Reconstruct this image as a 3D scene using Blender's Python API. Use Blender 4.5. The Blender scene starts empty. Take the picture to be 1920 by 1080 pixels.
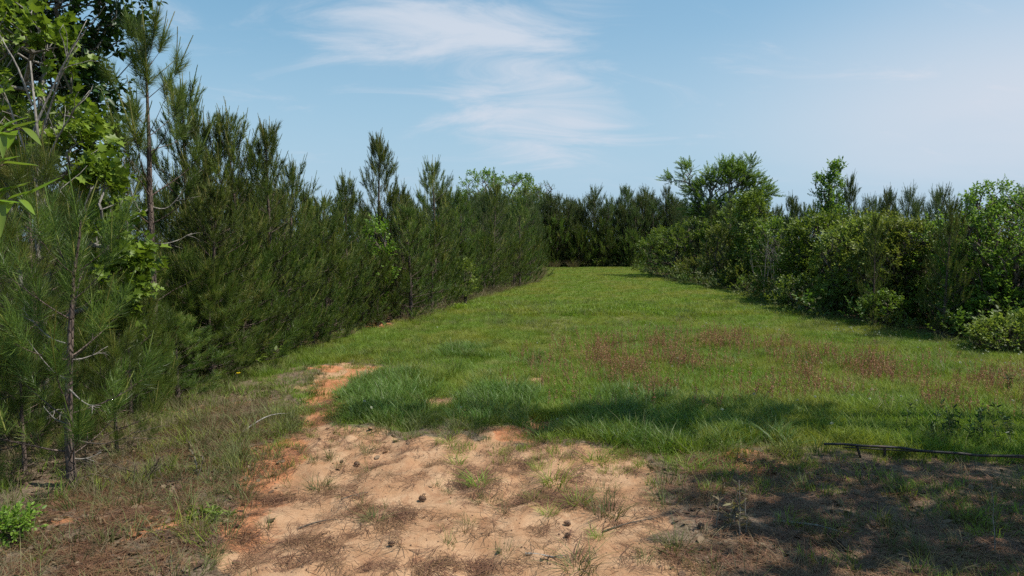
import bpy, math, numpy as np
from mathutils import Vector

# ------------------------------------------------------------------ camera, sky, sun, exposure
scene = bpy.context.scene
CAM_H = 2.2; FPX = 1300.0; HOR = 450.0            # camera height (m), focal length and horizon row in 1920 px units
PITCH = math.atan((540 - HOR) / FPX)
cam_d = bpy.data.cameras.new("camera"); cam = bpy.data.objects.new("camera", cam_d)
scene.collection.objects.link(cam)
cam.location = (0, 0, CAM_H); cam.rotation_euler = (math.pi / 2 - PITCH, 0, 0)
cam_d.sensor_width = 36; cam_d.lens = 36 * FPX / 1920; cam_d.clip_start = 0.05; cam_d.clip_end = 3000
scene.camera = cam

SUN_EL = math.radians(58); SUN_AZ = math.radians(96)     # azimuth measured from +Y towards +X
sun_d = bpy.data.lights.new("sun", 'SUN'); sun = bpy.data.objects.new("sun", sun_d)
scene.collection.objects.link(sun)
sun_d.energy = 4.3; sun_d.angle = math.radians(0.6); sun_d.color = (1, 0.95, 0.86)
to_sun = Vector((math.sin(SUN_AZ) * math.cos(SUN_EL), math.cos(SUN_AZ) * math.cos(SUN_EL), math.sin(SUN_EL)))
sun.rotation_euler = to_sun.to_track_quat('Z', 'Y').to_euler()
sun.location = (30, 5, 40)

world = bpy.data.worlds.new("World"); scene.world = world; world.use_nodes = True
nt = world.node_tree; N = nt.nodes; L = nt.links
N.clear()
def nd(tree, typ, **kw):
    n = tree.nodes.new(typ)
    for k, v in kw.items():
        if k == 'inp':
            for a, b in v.items(): n.inputs[a].default_value = b
        else: setattr(n, k, v)
    return n
def math_n(tree, op, a, b=None, c=None, clamp=False):
    n = nd(tree, 'ShaderNodeMath', operation=op, use_clamp=clamp)
    for i, v in enumerate((a, b, c)):
        if v is None: continue
        if hasattr(v, 'is_output'): tree.links.new(v, n.inputs[i])
        else: n.inputs[i].default_value = v
    return n.outputs[0]
def mixc(tree, fac, a, b, mode='MIX'):
    n = nd(tree, 'ShaderNodeMix', data_type='RGBA', blend_type=mode)
    for i, v in ((0, fac), (6, a), (7, b)):
        if hasattr(v, 'is_output'): tree.links.new(v, n.inputs[i])
        else: n.inputs[i].default_value = v if i == 0 else tuple(v) + (1,) * (4 - len(v))
    return n.outputs[2]
def smooth_n(tree, v, lo, hi, a=0.0, b=1.0):
    n = nd(tree, 'ShaderNodeMapRange', interpolation_type='SMOOTHSTEP')
    n.inputs[1].default_value = lo; n.inputs[2].default_value = hi; n.inputs[3].default_value = a; n.inputs[4].default_value = b
    tree.links.new(v, n.inputs[0]); return n.outputs[0]

sky = nd(nt, 'ShaderNodeTexSky', sky_type='NISHITA', sun_disc=False)
sky.sun_elevation = SUN_EL; sky.sun_rotation = SUN_AZ; sky.altitude = 100
sky.air_density = 1.0; sky.dust_density = 0.5; sky.ozone_density = 1.6
tc = nd(nt, 'ShaderNodeTexCoord')
sep = nd(nt, 'ShaderNodeSeparateXYZ'); L.new(tc.outputs['Generated'], sep.inputs[0])
zc = math_n(nt, 'ADD', math_n(nt, 'MAXIMUM', sep.outputs[2], 0.0), 0.22)
comb = nd(nt, 'ShaderNodeCombineXYZ')                      # position on a high flat cloud deck
L.new(math_n(nt, 'DIVIDE', sep.outputs[0], zc), comb.inputs[0]); L.new(math_n(nt, 'DIVIDE', sep.outputs[1], zc), comb.inputs[1])
def blob(cx, cy, rot, sx, sy, lo=0.2, hi=1.0):
    m = nd(nt, 'ShaderNodeMapping', vector_type='TEXTURE')
    m.inputs['Location'].default_value = (cx, cy, 0); m.inputs['Rotation'].default_value = (0, 0, rot); m.inputs['Scale'].default_value = (sx, sy, 1)
    L.new(comb.outputs[0], m.inputs[0])
    v = nd(nt, 'ShaderNodeVectorMath', operation='LENGTH'); L.new(m.outputs[0], v.inputs[0])
    return smooth_n(nt, v.outputs['Value'], lo, hi, 1.0, 0.0)
def cloud_noise(scale, sx, sy, rot, detail, rough, dist, off=(0, 0, 0)):
    m = nd(nt, 'ShaderNodeMapping'); m.inputs['Location'].default_value = off
    m.inputs['Rotation'].default_value = (0, 0, rot); m.inputs['Scale'].default_value = (sx, sy, 1)
    L.new(comb.outputs[0], m.inputs[0])
    n = nd(nt, 'ShaderNodeTexNoise', noise_dimensions='2D')
    n.inputs['Scale'].default_value = scale; n.inputs['Detail'].default_value = detail
    n.inputs['Roughness'].default_value = rough; n.inputs['Distortion'].default_value = dist
    L.new(m.outputs[0], n.inputs['Vector']); return n.outputs[0]
def deck(px, py):                                          # a sky direction as a place on the cloud deck
    x = (px - 960) / FPX; y = (540 - py) / FPX
    d = Vector((x, math.cos(PITCH) + y * math.sin(PITCH), -math.sin(PITCH) + y * math.cos(PITCH))).normalized()
    return d.x / (d.z + 0.22), d.y / (d.z + 0.22)
wisp = cloud_noise(2.5, 0.8, 1.55, 0.22, 12, 0.64, 0.5, (3.1, 1.7, 0))
soft = cloud_noise(0.55, 0.8, 1.3, 0.3, 5, 0.5, 0.3, (1.2, 7.7, 0))
c1 = deck(850, 60); c2 = deck(1000, 240); c3 = deck(1940, 150); c4 = deck(980, 130)
b1 = blob(c1[0], c1[1], -0.10, 0.68, 0.38, 0.15); b2 = blob(c2[0], c2[1], 0.0, 0.60, 0.62, 0.15); b4 = blob(c4[0], c4[1], 0.0, 0.45, 0.45, 0.15)
b3 = blob(c3[0] + 0.45, c3[1] + 0.2, -0.3, 1.5, 1.5, 0.10)
bb = math_n(nt, 'MAXIMUM', math_n(nt, 'MAXIMUM', b1, b2), b4)
cirrus = smooth_n(nt, math_n(nt, 'ADD', wisp, math_n(nt, 'MULTIPLY', bb, 0.37)), 0.54, 1.06)
veil = math_n(nt, 'MULTIPLY', b3, smooth_n(nt, soft, 0.25, 0.65, 0.35, 1.0))
cl = math_n(nt, 'ADD', math_n(nt, 'MULTIPLY', cirrus, 0.88), math_n(nt, 'MULTIPLY', veil, 1.0), clamp=True)
cl = math_n(nt, 'ADD', cl, math_n(nt, 'MULTIPLY', smooth_n(nt, soft, 0.45, 0.8), 0.12), clamp=True)
cl = math_n(nt, 'MULTIPLY', cl, smooth_n(nt, sep.outputs[2], 0.0, 0.12, 0.55, 1.0))
gam = nd(nt, 'ShaderNodeGamma'); gam.inputs[1].default_value = 0.50; L.new(sky.outputs[0], gam.inputs[0])      # a hazy spring sky: milder falloff from horizon to zenith
hsv = nd(nt, 'ShaderNodeHueSaturation'); hsv.inputs['Hue'].default_value = 0.487; hsv.inputs['Saturation'].default_value = 1.75; hsv.inputs['Value'].default_value = 1.84; L.new(gam.outputs[0], hsv.inputs['Color'])
skyc = mixc(nt, smooth_n(nt, sep.outputs[2], 0.0, 0.34, 0.92, 0.0), hsv.outputs[0], (2.30, 3.42, 4.45))
skyc = mixc(nt, cl, skyc, (3.75, 4.15, 4.75))
bg = nd(nt, 'ShaderNodeBackground'); bg.inputs[1].default_value = 0.12
L.new(skyc, bg.inputs[0])
wo = nd(nt, 'ShaderNodeOutputWorld'); L.new(bg.outputs[0], wo.inputs[0])

scene.view_settings.view_transform = 'Standard'; scene.view_settings.look = 'None'
scene.view_settings.gamma = 1.0; scene.view_settings.exposure = 0.50; scene.view_settings.use_curve_mapping = False
scene.render.engine = 'CYCLES'
cy = scene.cycles
cy.max_bounces = 4; cy.diffuse_bounces = 2; cy.glossy_bounces = 1; cy.transmission_bounces = 3; cy.transparent_max_bounces = 4
cy.caustics_reflective = False; cy.caustics_refractive = False
cy.use_adaptive_sampling = True; cy.adaptive_threshold = 0.012; cy.use_denoising = False; cy.sample_clamp_indirect = 3.0

# ------------------------------------------------------------------ numeric helpers
rng = np.random.default_rng(11)
_perm = np.random.default_rng(3).random((256, 256))
def vnoise(x, y, s=0):
    x = np.asarray(x, float) + s * 17.3; y = np.asarray(y, float) + s * 9.1
    xi = np.floor(x).astype(int); yi = np.floor(y).astype(int); fx = x - xi; fy = y - yi
    fx = fx * fx * (3 - 2 * fx); fy = fy * fy * (3 - 2 * fy)
    g = lambda a, b: _perm[a & 255, b & 255]
    return (g(xi, yi) * (1 - fx) + g(xi + 1, yi) * fx) * (1 - fy) + (g(xi, yi + 1) * (1 - fx) + g(xi + 1, yi + 1) * fx) * fy
def fbm(x, y, o=4, s=0):
    r = 0; a = 0.5
    for i in range(o):
        r = r + a * vnoise(np.asarray(x) * 2 ** i, np.asarray(y) * 2 ** i, s + i); a *= 0.5
    return r / (1 - 0.5 ** o) - 0.5
def sstep(a, b, v):
    t = np.clip((v - a) / (b - a), 0, 1); return t * t * (3 - 2 * t)
def ground_pt(u, v):                                       # where the sight line through a photo point meets the flat ground
    x = (u - 960) / FPX; y = (540 - v) / FPX
    d = (x, math.cos(PITCH) + y * math.sin(PITCH), -math.sin(PITCH) + y * math.cos(PITCH))
    t = CAM_H / -d[2]; return d[0] * t, d[1] * t
def gpoly(pts): return np.array([ground_pt(*p) for p in pts])
def sdpoly(P, x, y):                                       # signed distance, positive inside
    x = np.asarray(x, float); y = np.asarray(y, float)
    d = np.full(x.shape, 1e9); ins = np.zeros(x.shape, bool)
    for i in range(len(P)):
        a = P[i]; b = P[(i + 1) % len(P)]; e = b - a
        t = np.clip(((x - a[0]) * e[0] + (y - a[1]) * e[1]) / (e @ e), 0, 1)
        d = np.minimum(d, np.hypot(x - a[0] - t * e[0], y - a[1] - t * e[1]))
        c = ((a[1] > y) != (b[1] > y)) & (x < (b[0] - a[0]) * (y - a[1]) / (b[1] - a[1] + 1e-12) + a[0])
        ins ^= c
    return np.where(ins, d, -d)

# ------------------------------------------------------------------ layout of the ground cover
SAND = gpoly([(380, 1250), (415, 1080), (440, 960), (470, 870), (535, 800), (552, 745), (566, 695), (640, 678), (735, 684), (702, 714),
              (660, 752), (652, 800), (760, 822), (830, 812), (900, 828), (990, 838), (1100, 838), (1235, 858), (1240, 930), (1215, 1000), (1280, 1080), (1420, 1250)])
PATCHES = [(*ground_pt(*p), r) for p, r in (((830, 757), .22), ((965, 818), .26), ((1035, 795), .24), ((1420, 868), .30), ((1440, 902), .18), ((870, 772), .10), ((960, 688), .20),
                                           ((348, 762), .28), ((450, 755), .20), ((740, 600), .5), ((690, 612), .5), ((1330, 870), .2), ((1010, 715), .2))]
LIT_L = gpoly([(-700, 1300), (-500, 900), (-300, 760), (-20, 720), (250, 715), (420, 705), (520, 745), (545, 800), (470, 870), (440, 960), (420, 1080), (380, 1300)])
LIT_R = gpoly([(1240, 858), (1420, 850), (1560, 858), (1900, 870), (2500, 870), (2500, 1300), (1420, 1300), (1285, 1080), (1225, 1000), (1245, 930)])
XL_Y = [2, 7.5, 10, 12, 15, 19, 26, 36, 44, 56, 70]; XL_X = [-6.5, -6.2, -5.3, -4.5, -4.1, -2.7, -1.6, 1.0, 1.8, 2.2, 2.2]
XR_Y = [2, 8, 13.6, 20.4, 28.6, 41, 57, 70]; XR_X = [8.5, 9.4, 9.8, 8.6, 9.5, 8.4, 10.5, 11]
xl = lambda y: np.interp(y, XL_Y, XL_X)
xr = lambda y: np.interp(y, XR_Y, XR_X)
def sand_mask(x, y):
    s = sdpoly(SAND, x, y) + 0.60 * fbm(x * 1.1, y * 1.1, 4, 5) + 0.42 * fbm(x * 4.2, y * 4.2, 3, 6)
    s = s - sstep(8.2, 9.2, y) * (.02 + .8 * np.clip(fbm(x * 3.3, y * 2.2, 3, 15) + .05, 0, .5))      # the track breaks up where the grass takes over
    m = sstep(-0.10, 0.22, s)
    for px, py, r in PATCHES:
        d = np.hypot((x - px) * 0.8, y - py) + 0.35 * fbm(x * 2.2, y * 2.2, 3, 9)
        m = np.maximum(m, sstep(r + .10, r - .08, d))
    return m
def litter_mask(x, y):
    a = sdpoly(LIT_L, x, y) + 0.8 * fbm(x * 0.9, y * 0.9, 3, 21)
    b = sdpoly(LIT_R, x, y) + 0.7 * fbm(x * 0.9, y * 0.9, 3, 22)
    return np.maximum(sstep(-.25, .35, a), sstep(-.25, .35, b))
def wood_mask(x, y):                                       # needle litter under the trees
    return np.maximum(sstep(0.5, -0.5, x - xl(y) + 0.8 * fbm(x, y, 3, 31)), sstep(-0.4, 0.6, x - xr(y) + 0.8 * fbm(x, y, 3, 32)))
DIMPLES = np.stack([-2.6 + 4.4 * np.random.default_rng(8).random(90), 4.2 + 4.2 * np.random.default_rng(9).random(90), .07 + .07 * np.random.default_rng(10).random(90), .014 + .022 * np.random.default_rng(12).random(90)], -1)
def hgt(x, y):
    x = np.asarray(x, float); y = np.asarray(y, float)
    near = sstep(40, 15, np.hypot(x, y))
    z = 0.16 * fbm(x * 0.22, y * 0.22, 3, 1) + 0.5 * sstep(70, 260, np.hypot(x, y)) * fbm(x * .02, y * .02, 2, 4)
    z = z + near * (0.10 * fbm(x * 1.3, y * 1.3, 4, 2) + 0.05 * fbm(x * 4.5, y * 4.5, 4, 3))
    for c in (-1.55, .05):                                 # two shallow old wheel ruts across the bare ground
        z = z - near * .06 * np.exp(-((x - c - .16 * (y - 6) - .25 * fbm(y * .6, c + 0 * y, 2, 8)) / .17) ** 2) * (.6 + fbm(x * 3, y * 3, 2, 12))
    near_d = (np.abs(x) < 4) & (y > 3.5) & (y < 9)
    if np.any(near_d):                                     # old hoof and foot prints with a little thrown-up rim
        for dx, dy, r, h in DIMPLES:
            q = ((x - dx) ** 2 + ((y - dy) * .75) ** 2) / r ** 2; z = z - h * (np.exp(-q) - .45 * np.exp(-(np.sqrt(q) - 1.5) ** 2 * 4)) * near_d
    return z

# ------------------------------------------------------------------ mesh helpers
def mk(name, V, T, mat, var=None, smooth=False, attrs=None):
    me = bpy.data.meshes.new(name)
    V = np.asarray(V, np.float32); T = np.asarray(T, np.int32); k = T.shape[1]
    me.vertices.add(len(V)); me.vertices.foreach_set('co', V.ravel())
    me.loops.add(T.size); me.loops.foreach_set('vertex_index', T.ravel())
    me.polygons.add(len(T)); me.polygons.foreach_set('loop_start', np.arange(0, T.size, k, dtype=np.int32))
    if smooth: me.polygons.foreach_set('use_smooth', np.ones(len(T), bool))
    at = dict(attrs or {})
    if var is not None: at['var'] = var
    for n, a in at.items():
        l = me.attributes.new(n, 'FLOAT', 'POINT'); l.data.foreach_set('value', np.asarray(a, np.float32))
    if mat: me.materials.append(mat)
    me.update(calc_edges=True); me.validate()
    return me
def norm(v): return v / (np.linalg.norm(v, axis=-1, keepdims=True) + 1e-9)
def frames(d, roll=None):                                  # rotation matrices whose z column is d
    d = norm(np.asarray(d, float)); up = np.where(np.abs(d[:, 2:3]) > 0.95, [[1., 0, 0]], [[0., 0, 1]])
    x = norm(np.cross(up, d)); y = np.cross(d, x)
    if roll is not None:
        c = np.cos(roll)[:, None]; s = np.sin(roll)[:, None]; x, y = x * c + y * s, y * c - x * s
    return np.stack([x, y, d], -1)
def stamp(tmpls, which, R, P, S, var=None):                # put copies of small templates (V, T, var) into one array
    Vs, Ts, As, o = [], [], [], 0
    for k, (tv, tt, ta) in enumerate(tmpls):
        m = np.where(which == k)[0]
        if len(m) == 0: continue
        v = np.einsum('mij,nj->mni', R[m], tv) * S[m][:, None, None] + P[m][:, None, :]
        Vs.append(v.reshape(-1, 3)); Ts.append((tt[None] + (np.arange(len(m)) * len(tv))[:, None, None]).reshape(-1, 3) + o); o += len(m) * len(tv)
        a = np.broadcast_to(ta, (len(m), len(tv)))
        if var is not None: a = a + var[m][:, None]
        As.append(a.ravel())
    return np.concatenate(Vs), np.concatenate(Ts), np.concatenate(As)
def join(*ps):
    V, T, A, o = [], [], [], 0
    for p in ps:
        V.append(p[0]); T.append(p[1] + o); A.append(p[2] if len(p) > 2 else np.zeros(len(p[0]))); o += len(p[0])
    return np.concatenate(V), np.concatenate(T), np.concatenate(A)
def prisms(P0, P1, R0, R1, k=5):
    P0 = np.asarray(P0, float); P1 = np.asarray(P1, float); R = frames(P1 - P0)
    a = np.arange(k) * 2 * math.pi / k; c = np.stack([np.cos(a), np.sin(a), 0 * a], -1)
    ring = np.einsum('mij,nj->mni', R, c)
    A = P0[:, None] + ring * np.asarray(R0)[:, None, None]; B = P1[:, None] + ring * np.asarray(R1)[:, None, None]
    V = np.concatenate([A, B], 1).reshape(-1, 3); i = np.arange(k); j = (i + 1) % k
    t = np.concatenate([np.stack([i, j, j + k], -1), np.stack([i, j + k, i + k], -1)])
    return V, (t[None] + (np.arange(len(P0)) * 2 * k)[:, None, None]).reshape(-1, 3)
def tube(pts, rad, k=7):                                   # one smooth tapering tube through pts
    pts = np.asarray(pts, float); d = np.gradient(pts, axis=0); R = frames(d)
    for i in range(1, len(pts)):                           # keep the rings from twisting
        x = R[i - 1][:, 0]; z = R[i][:, 2]; x = x - z * (x @ z); x /= np.linalg.norm(x) + 1e-9
        R[i] = np.stack([x, np.cross(z, x), z], -1)
    a = np.arange(k) * 2 * math.pi / k; c = np.stack([np.cos(a), np.sin(a), 0 * a], -1)
    V = (pts[:, None] + np.einsum('mij,nj->mni', R, c) * np.asarray(rad)[:, None, None]).reshape(-1, 3)
    T = []
    for r in range(len(pts) - 1):
        for i in range(k):
            j = (i + 1) % k; T += [(r * k + i, r * k + j, r * k + k + j), (r * k + i, r * k + k + j, r * k + k + i)]
    n = len(V); V = np.vstack([V, pts[-1]]); o = (len(pts) - 1) * k
    T += [(o + i, o + (i + 1) % k, n) for i in range(k)]
    return V, np.array(T)
def newobj(name, me, parent=None, loc=None):
    o = bpy.data.objects.new(name, me); scene.collection.objects.link(o)
    if parent: o.parent = parent
    if loc is not None: o.location = loc
    return o
def tag(o, label=None, cat=None, group=None, kind=None):
    if label: o['label'] = label
    if cat: o['category'] = cat
    if group: o['group'] = group
    if kind: o['kind'] = kind
    return o

# ------------------------------------------------------------------ materials
def base_mat(name):
    m = bpy.data.materials.new(name); m.use_nodes = True; t = m.node_tree; t.nodes.clear()
    return m, t, nd(t, 'ShaderNodeOutputMaterial')
def leaf_mat(name, dark, light, fresh, trans=0.3, rough=0.5, patch=0.0, patchcol=None, gloss=0.3):
    m, t, out = base_mat(name)
    at = nd(t, 'ShaderNodeAttribute', attribute_name='var'); oi = nd(t, 'ShaderNodeObjectInfo')
    col = mixc(t, smooth_n(t, at.outputs['Fac'], 0.0, 0.8), dark, light)
    col = mixc(t, smooth_n(t, at.outputs['Fac'], 0.85, 1.2), col, fresh)
    hs = nd(t, 'ShaderNodeHueSaturation')
    t.links.new(col, hs.inputs['Color'])
    t.links.new(math_n(t, 'MULTIPLY_ADD', oi.outputs['Random'], 0.03, 0.485), hs.inputs['Hue'])
    t.links.new(math_n(t, 'MULTIPLY_ADD', oi.outputs['Random'], 0.45, 0.78), hs.inputs['Value'])
    col = hs.outputs[0]
    if patch:
        g = nd(t, 'ShaderNodeNewGeometry'); n = nd(t, 'ShaderNodeTexNoise'); n.inputs['Scale'].default_value = 0.45; n.inputs['Detail'].default_value = 4
        t.links.new(g.outputs['Position'], n.inputs['Vector'])
        col = mixc(t, math_n(t, 'MULTIPLY', smooth_n(t, n.outputs[0], 0.42, 0.66), patch), col, patchcol)
        n2 = nd(t, 'ShaderNodeTexNoise'); n2.inputs['Scale'].default_value = 1.6; n2.inputs['Detail'].default_value = 5; t.links.new(g.outputs['Position'], n2.inputs['Vector'])
        col = mixc(t, smooth_n(t, n2.outputs[0], 0.52, 0.72, 0, 0.55), col, (0.110, 0.190, 0.026)); col = mixc(t, smooth_n(t, n2.outputs[0], 0.46, 0.30, 0, 0.6), col, (0.30, 0.285, 0.10))
    p = nd(t, 'ShaderNodeBsdfPrincipled'); p.inputs['Roughness'].default_value = rough; p.inputs['Specular IOR Level'].default_value = gloss
    t.links.new(col, p.inputs['Base Color'])
    tr = nd(t, 'ShaderNodeBsdfTranslucent'); t.links.new(mixc(t, 0.5, col, (1.0, 1.0, 0.25), 'MULTIPLY'), tr.inputs[0])
    mx = nd(t, 'ShaderNodeMixShader'); mx.inputs[0].default_value = trans
    t.links.new(p.outputs[0], mx.inputs[1]); t.links.new(tr.outputs[0], mx.inputs[2]); t.links.new(mx.outputs[0], out.inputs[0])
    return m
def bark_mat(name, a, b, scale=14, bump=0.6, stretch=0.35):
    m, t, out = base_mat(name)
    tcn = nd(t, 'ShaderNodeTexCoord'); mp = nd(t, 'ShaderNodeMapping'); mp.inputs['Scale'].default_value = (1, 1, stretch)
    t.links.new(tcn.outputs['Object'], mp.inputs[0])
    n = nd(t, 'ShaderNodeTexNoise'); n.inputs['Scale'].default_value = scale; n.inputs['Detail'].default_value = 6
    v = nd(t, 'ShaderNodeTexVoronoi', feature='DISTANCE_TO_EDGE'); v.inputs['Scale'].default_value = scale * 1.6
    t.links.new(mp.outputs[0], n.inputs['Vector']); t.links.new(mp.outputs[0], v.inputs['Vector'])
    c = mixc(t, smooth_n(t, n.outputs[0], 0.35, 0.7), a, b)
    c = mixc(t, smooth_n(t, v.outputs['Distance'], 0.0, 0.12, 0.6, 0.0), c, tuple(x * 0.45 for x in a))
    p = nd(t, 'ShaderNodeBsdfPrincipled'); p.inputs['Roughness'].default_value = 0.9; t.links.new(c, p.inputs['Base Color'])
    bp = nd(t, 'ShaderNodeBump'); bp.inputs['Strength'].default_value = bump; bp.inputs['Distance'].default_value = 0.02
    t.links.new(math_n(t, 'ADD', n.outputs[0], smooth_n(t, v.outputs['Distance'], 0, 0.15)), bp.inputs['Height']); t.links.new(bp.outputs[0], p.inputs['Normal'])
    t.links.new(p.outputs[0], out.inputs[0]); return m

M = {}
M['needle'] = leaf_mat('pine_needle', (0.036, 0.064, 0.014), (0.175, 0.240, 0.050), (0.36, 0.34, 0.12), 0.42, 0.42, gloss=0.35)
M['needle_far'] = leaf_mat('pine_needle_far', (0.036, 0.062, 0.017), (0.118, 0.164, 0.044), (0.22, 0.22, 0.10), 0.36, 0.45, gloss=0.3)
M['needle_near'] = leaf_mat('pine_needle_near', (0.042, 0.074, 0.014), (0.150, 0.215, 0.038), (0.30, 0.29, 0.08), 0.40, 0.4, gloss=0.35)
M['maple'] = leaf_mat('maple_leaf', (0.095, 0.175, 0.018), (0.205, 0.330, 0.038), (0.30, 0.42, 0.07), 0.42, 0.45)
M['oak'] = leaf_mat('dark_leaf', (0.018, 0.045, 0.010), (0.045, 0.095, 0.016), (0.09, 0.16, 0.03), 0.33, 0.4)
M['mid'] = leaf_mat('shrub_leaf', (0.090, 0.155, 0.024), (0.185, 0.275, 0.046), (0.27, 0.35, 0.08), 0.46, 0.45)
M['vine'] = leaf_mat('vine_leaf', (0.120, 0.160, 0.026), (0.225, 0.275, 0.055), (0.30, 0.34, 0.10), 0.44, 0.5)
M['mimosa'] = leaf_mat('feathery_leaf', (0.105, 0.185, 0.030), (0.185, 0.305, 0.050), (0.25, 0.36, 0.08), 0.38, 0.5)
M['fresh'] = leaf_mat('fresh_leaf', (0.10, 0.16, 0.022), (0.20, 0.29, 0.045), (0.28, 0.36, 0.08), 0.4, 0.45)
M['lance'] = leaf_mat('lance_leaf', (0.15, 0.25, 0.03), (0.22, 0.34, 0.05), (0.28, 0.40, 0.07), 0.45, 0.32, gloss=0.5)
M['grass'] = leaf_mat('grass_blade', (0.130, 0.205, 0.022), (0.225, 0.320, 0.040), (0.34, 0.33, 0.10), 0.42, 0.55, 0.75, (0.285, 0.290, 0.050))
M['lush'] = leaf_mat('lush_grass_blade', (0.072, 0.130, 0.022), (0.130, 0.210, 0.036), (0.20, 0.26, 0.07), 0.32, 0.45)
M['dry'] = leaf_mat('dry_grass_blade', (0.115, 0.092, 0.046), (0.20, 0.165, 0.088), (0.29, 0.24, 0.14), 0.25, 0.7)
M['olive'] = leaf_mat('olive_grass_blade', (0.075, 0.095, 0.025), (0.15, 0.165, 0.05), (0.26, 0.24, 0.11), 0.3, 0.6)
M['sorrel'] = leaf_mat('sorrel', (0.27, 0.125, 0.068), (0.40, 0.215, 0.120), (0.42, 0.30, 0.16), 0.25, 0.7)
M['clover'] = leaf_mat('clover_flower', (0.42, 0.42, 0.30), (0.58, 0.57, 0.46), (0.62, 0.60, 0.5), 0.2, 0.7)
M['litter'] = leaf_mat('dead_leaf', (0.075, 0.047, 0.029), (0.165, 0.108, 0.068), (0.235, 0.170, 0.115), 0.12, 0.85, gloss=0.1)
M['straw'] = leaf_mat('pine_straw', (0.11, 0.052, 0.026), (0.20, 0.105, 0.055), (0.27, 0.17, 0.10), 0.08, 0.7)
M['yellow'] = leaf_mat('yellow_petal', (0.7, 0.55, 0.02), (0.8, 0.65, 0.03), (0.8, 0.65, 0.03), 0.3, 0.6)
M['lime'] = leaf_mat('lime_leaf', (0.22, 0.34, 0.02), (0.34, 0.46, 0.03), (0.4, 0.5, 0.05), 0.4, 0.5)
M['pine_bark'] = bark_mat('pine_bark', (0.095, 0.066, 0.052), (0.19, 0.135, 0.105), 18, 0.9)
M['twig'] = bark_mat('twig_bark', (0.085, 0.065, 0.045), (0.17, 0.13, 0.09), 10, 0.4)
M['grey_bark'] = bark_mat('grey_bark', (0.15, 0.135, 0.115), (0.30, 0.275, 0.24), 10, 0.5)
M['dead'] = bark_mat('dead_wood', (0.19, 0.17, 0.145), (0.34, 0.31, 0.27), 12, 0.3)
M['cone'] = bark_mat('cone_scale', (0.13, 0.072, 0.044), (0.24, 0.145, 0.09), 60, 0.3, 1)
M['brown_stem'] = bark_mat('brown_stem', (0.075, 0.055, 0.035), (0.15, 0.11, 0.07), 20, 0.3)
def metal_mat():
    m, t, out = base_mat('rusty_dark_metal'); tcn = nd(t, 'ShaderNodeTexCoord')
    n = nd(t, 'ShaderNodeTexNoise'); n.inputs['Scale'].default_value = 22; n.inputs['Detail'].default_value = 7; t.links.new(tcn.outputs['Object'], n.inputs['Vector'])
    c = mixc(t, smooth_n(t, n.outputs[0], 0.42, 0.68), (0.018, 0.016, 0.015), (0.075, 0.040, 0.024))
    p = nd(t, 'ShaderNodeBsdfPrincipled'); p.inputs['Roughness'].default_value = 0.65; t.links.new(c, p.inputs['Base Color'])
    bp = nd(t, 'ShaderNodeBump'); bp.inputs['Strength'].default_value = 0.4; bp.inputs['Distance'].default_value = 0.004
    t.links.new(n.outputs[0], bp.inputs['Height']); t.links.new(bp.outputs[0], p.inputs['Normal']); t.links.new(p.outputs[0], out.inputs[0]); return m
M['metal'] = metal_mat()

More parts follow.
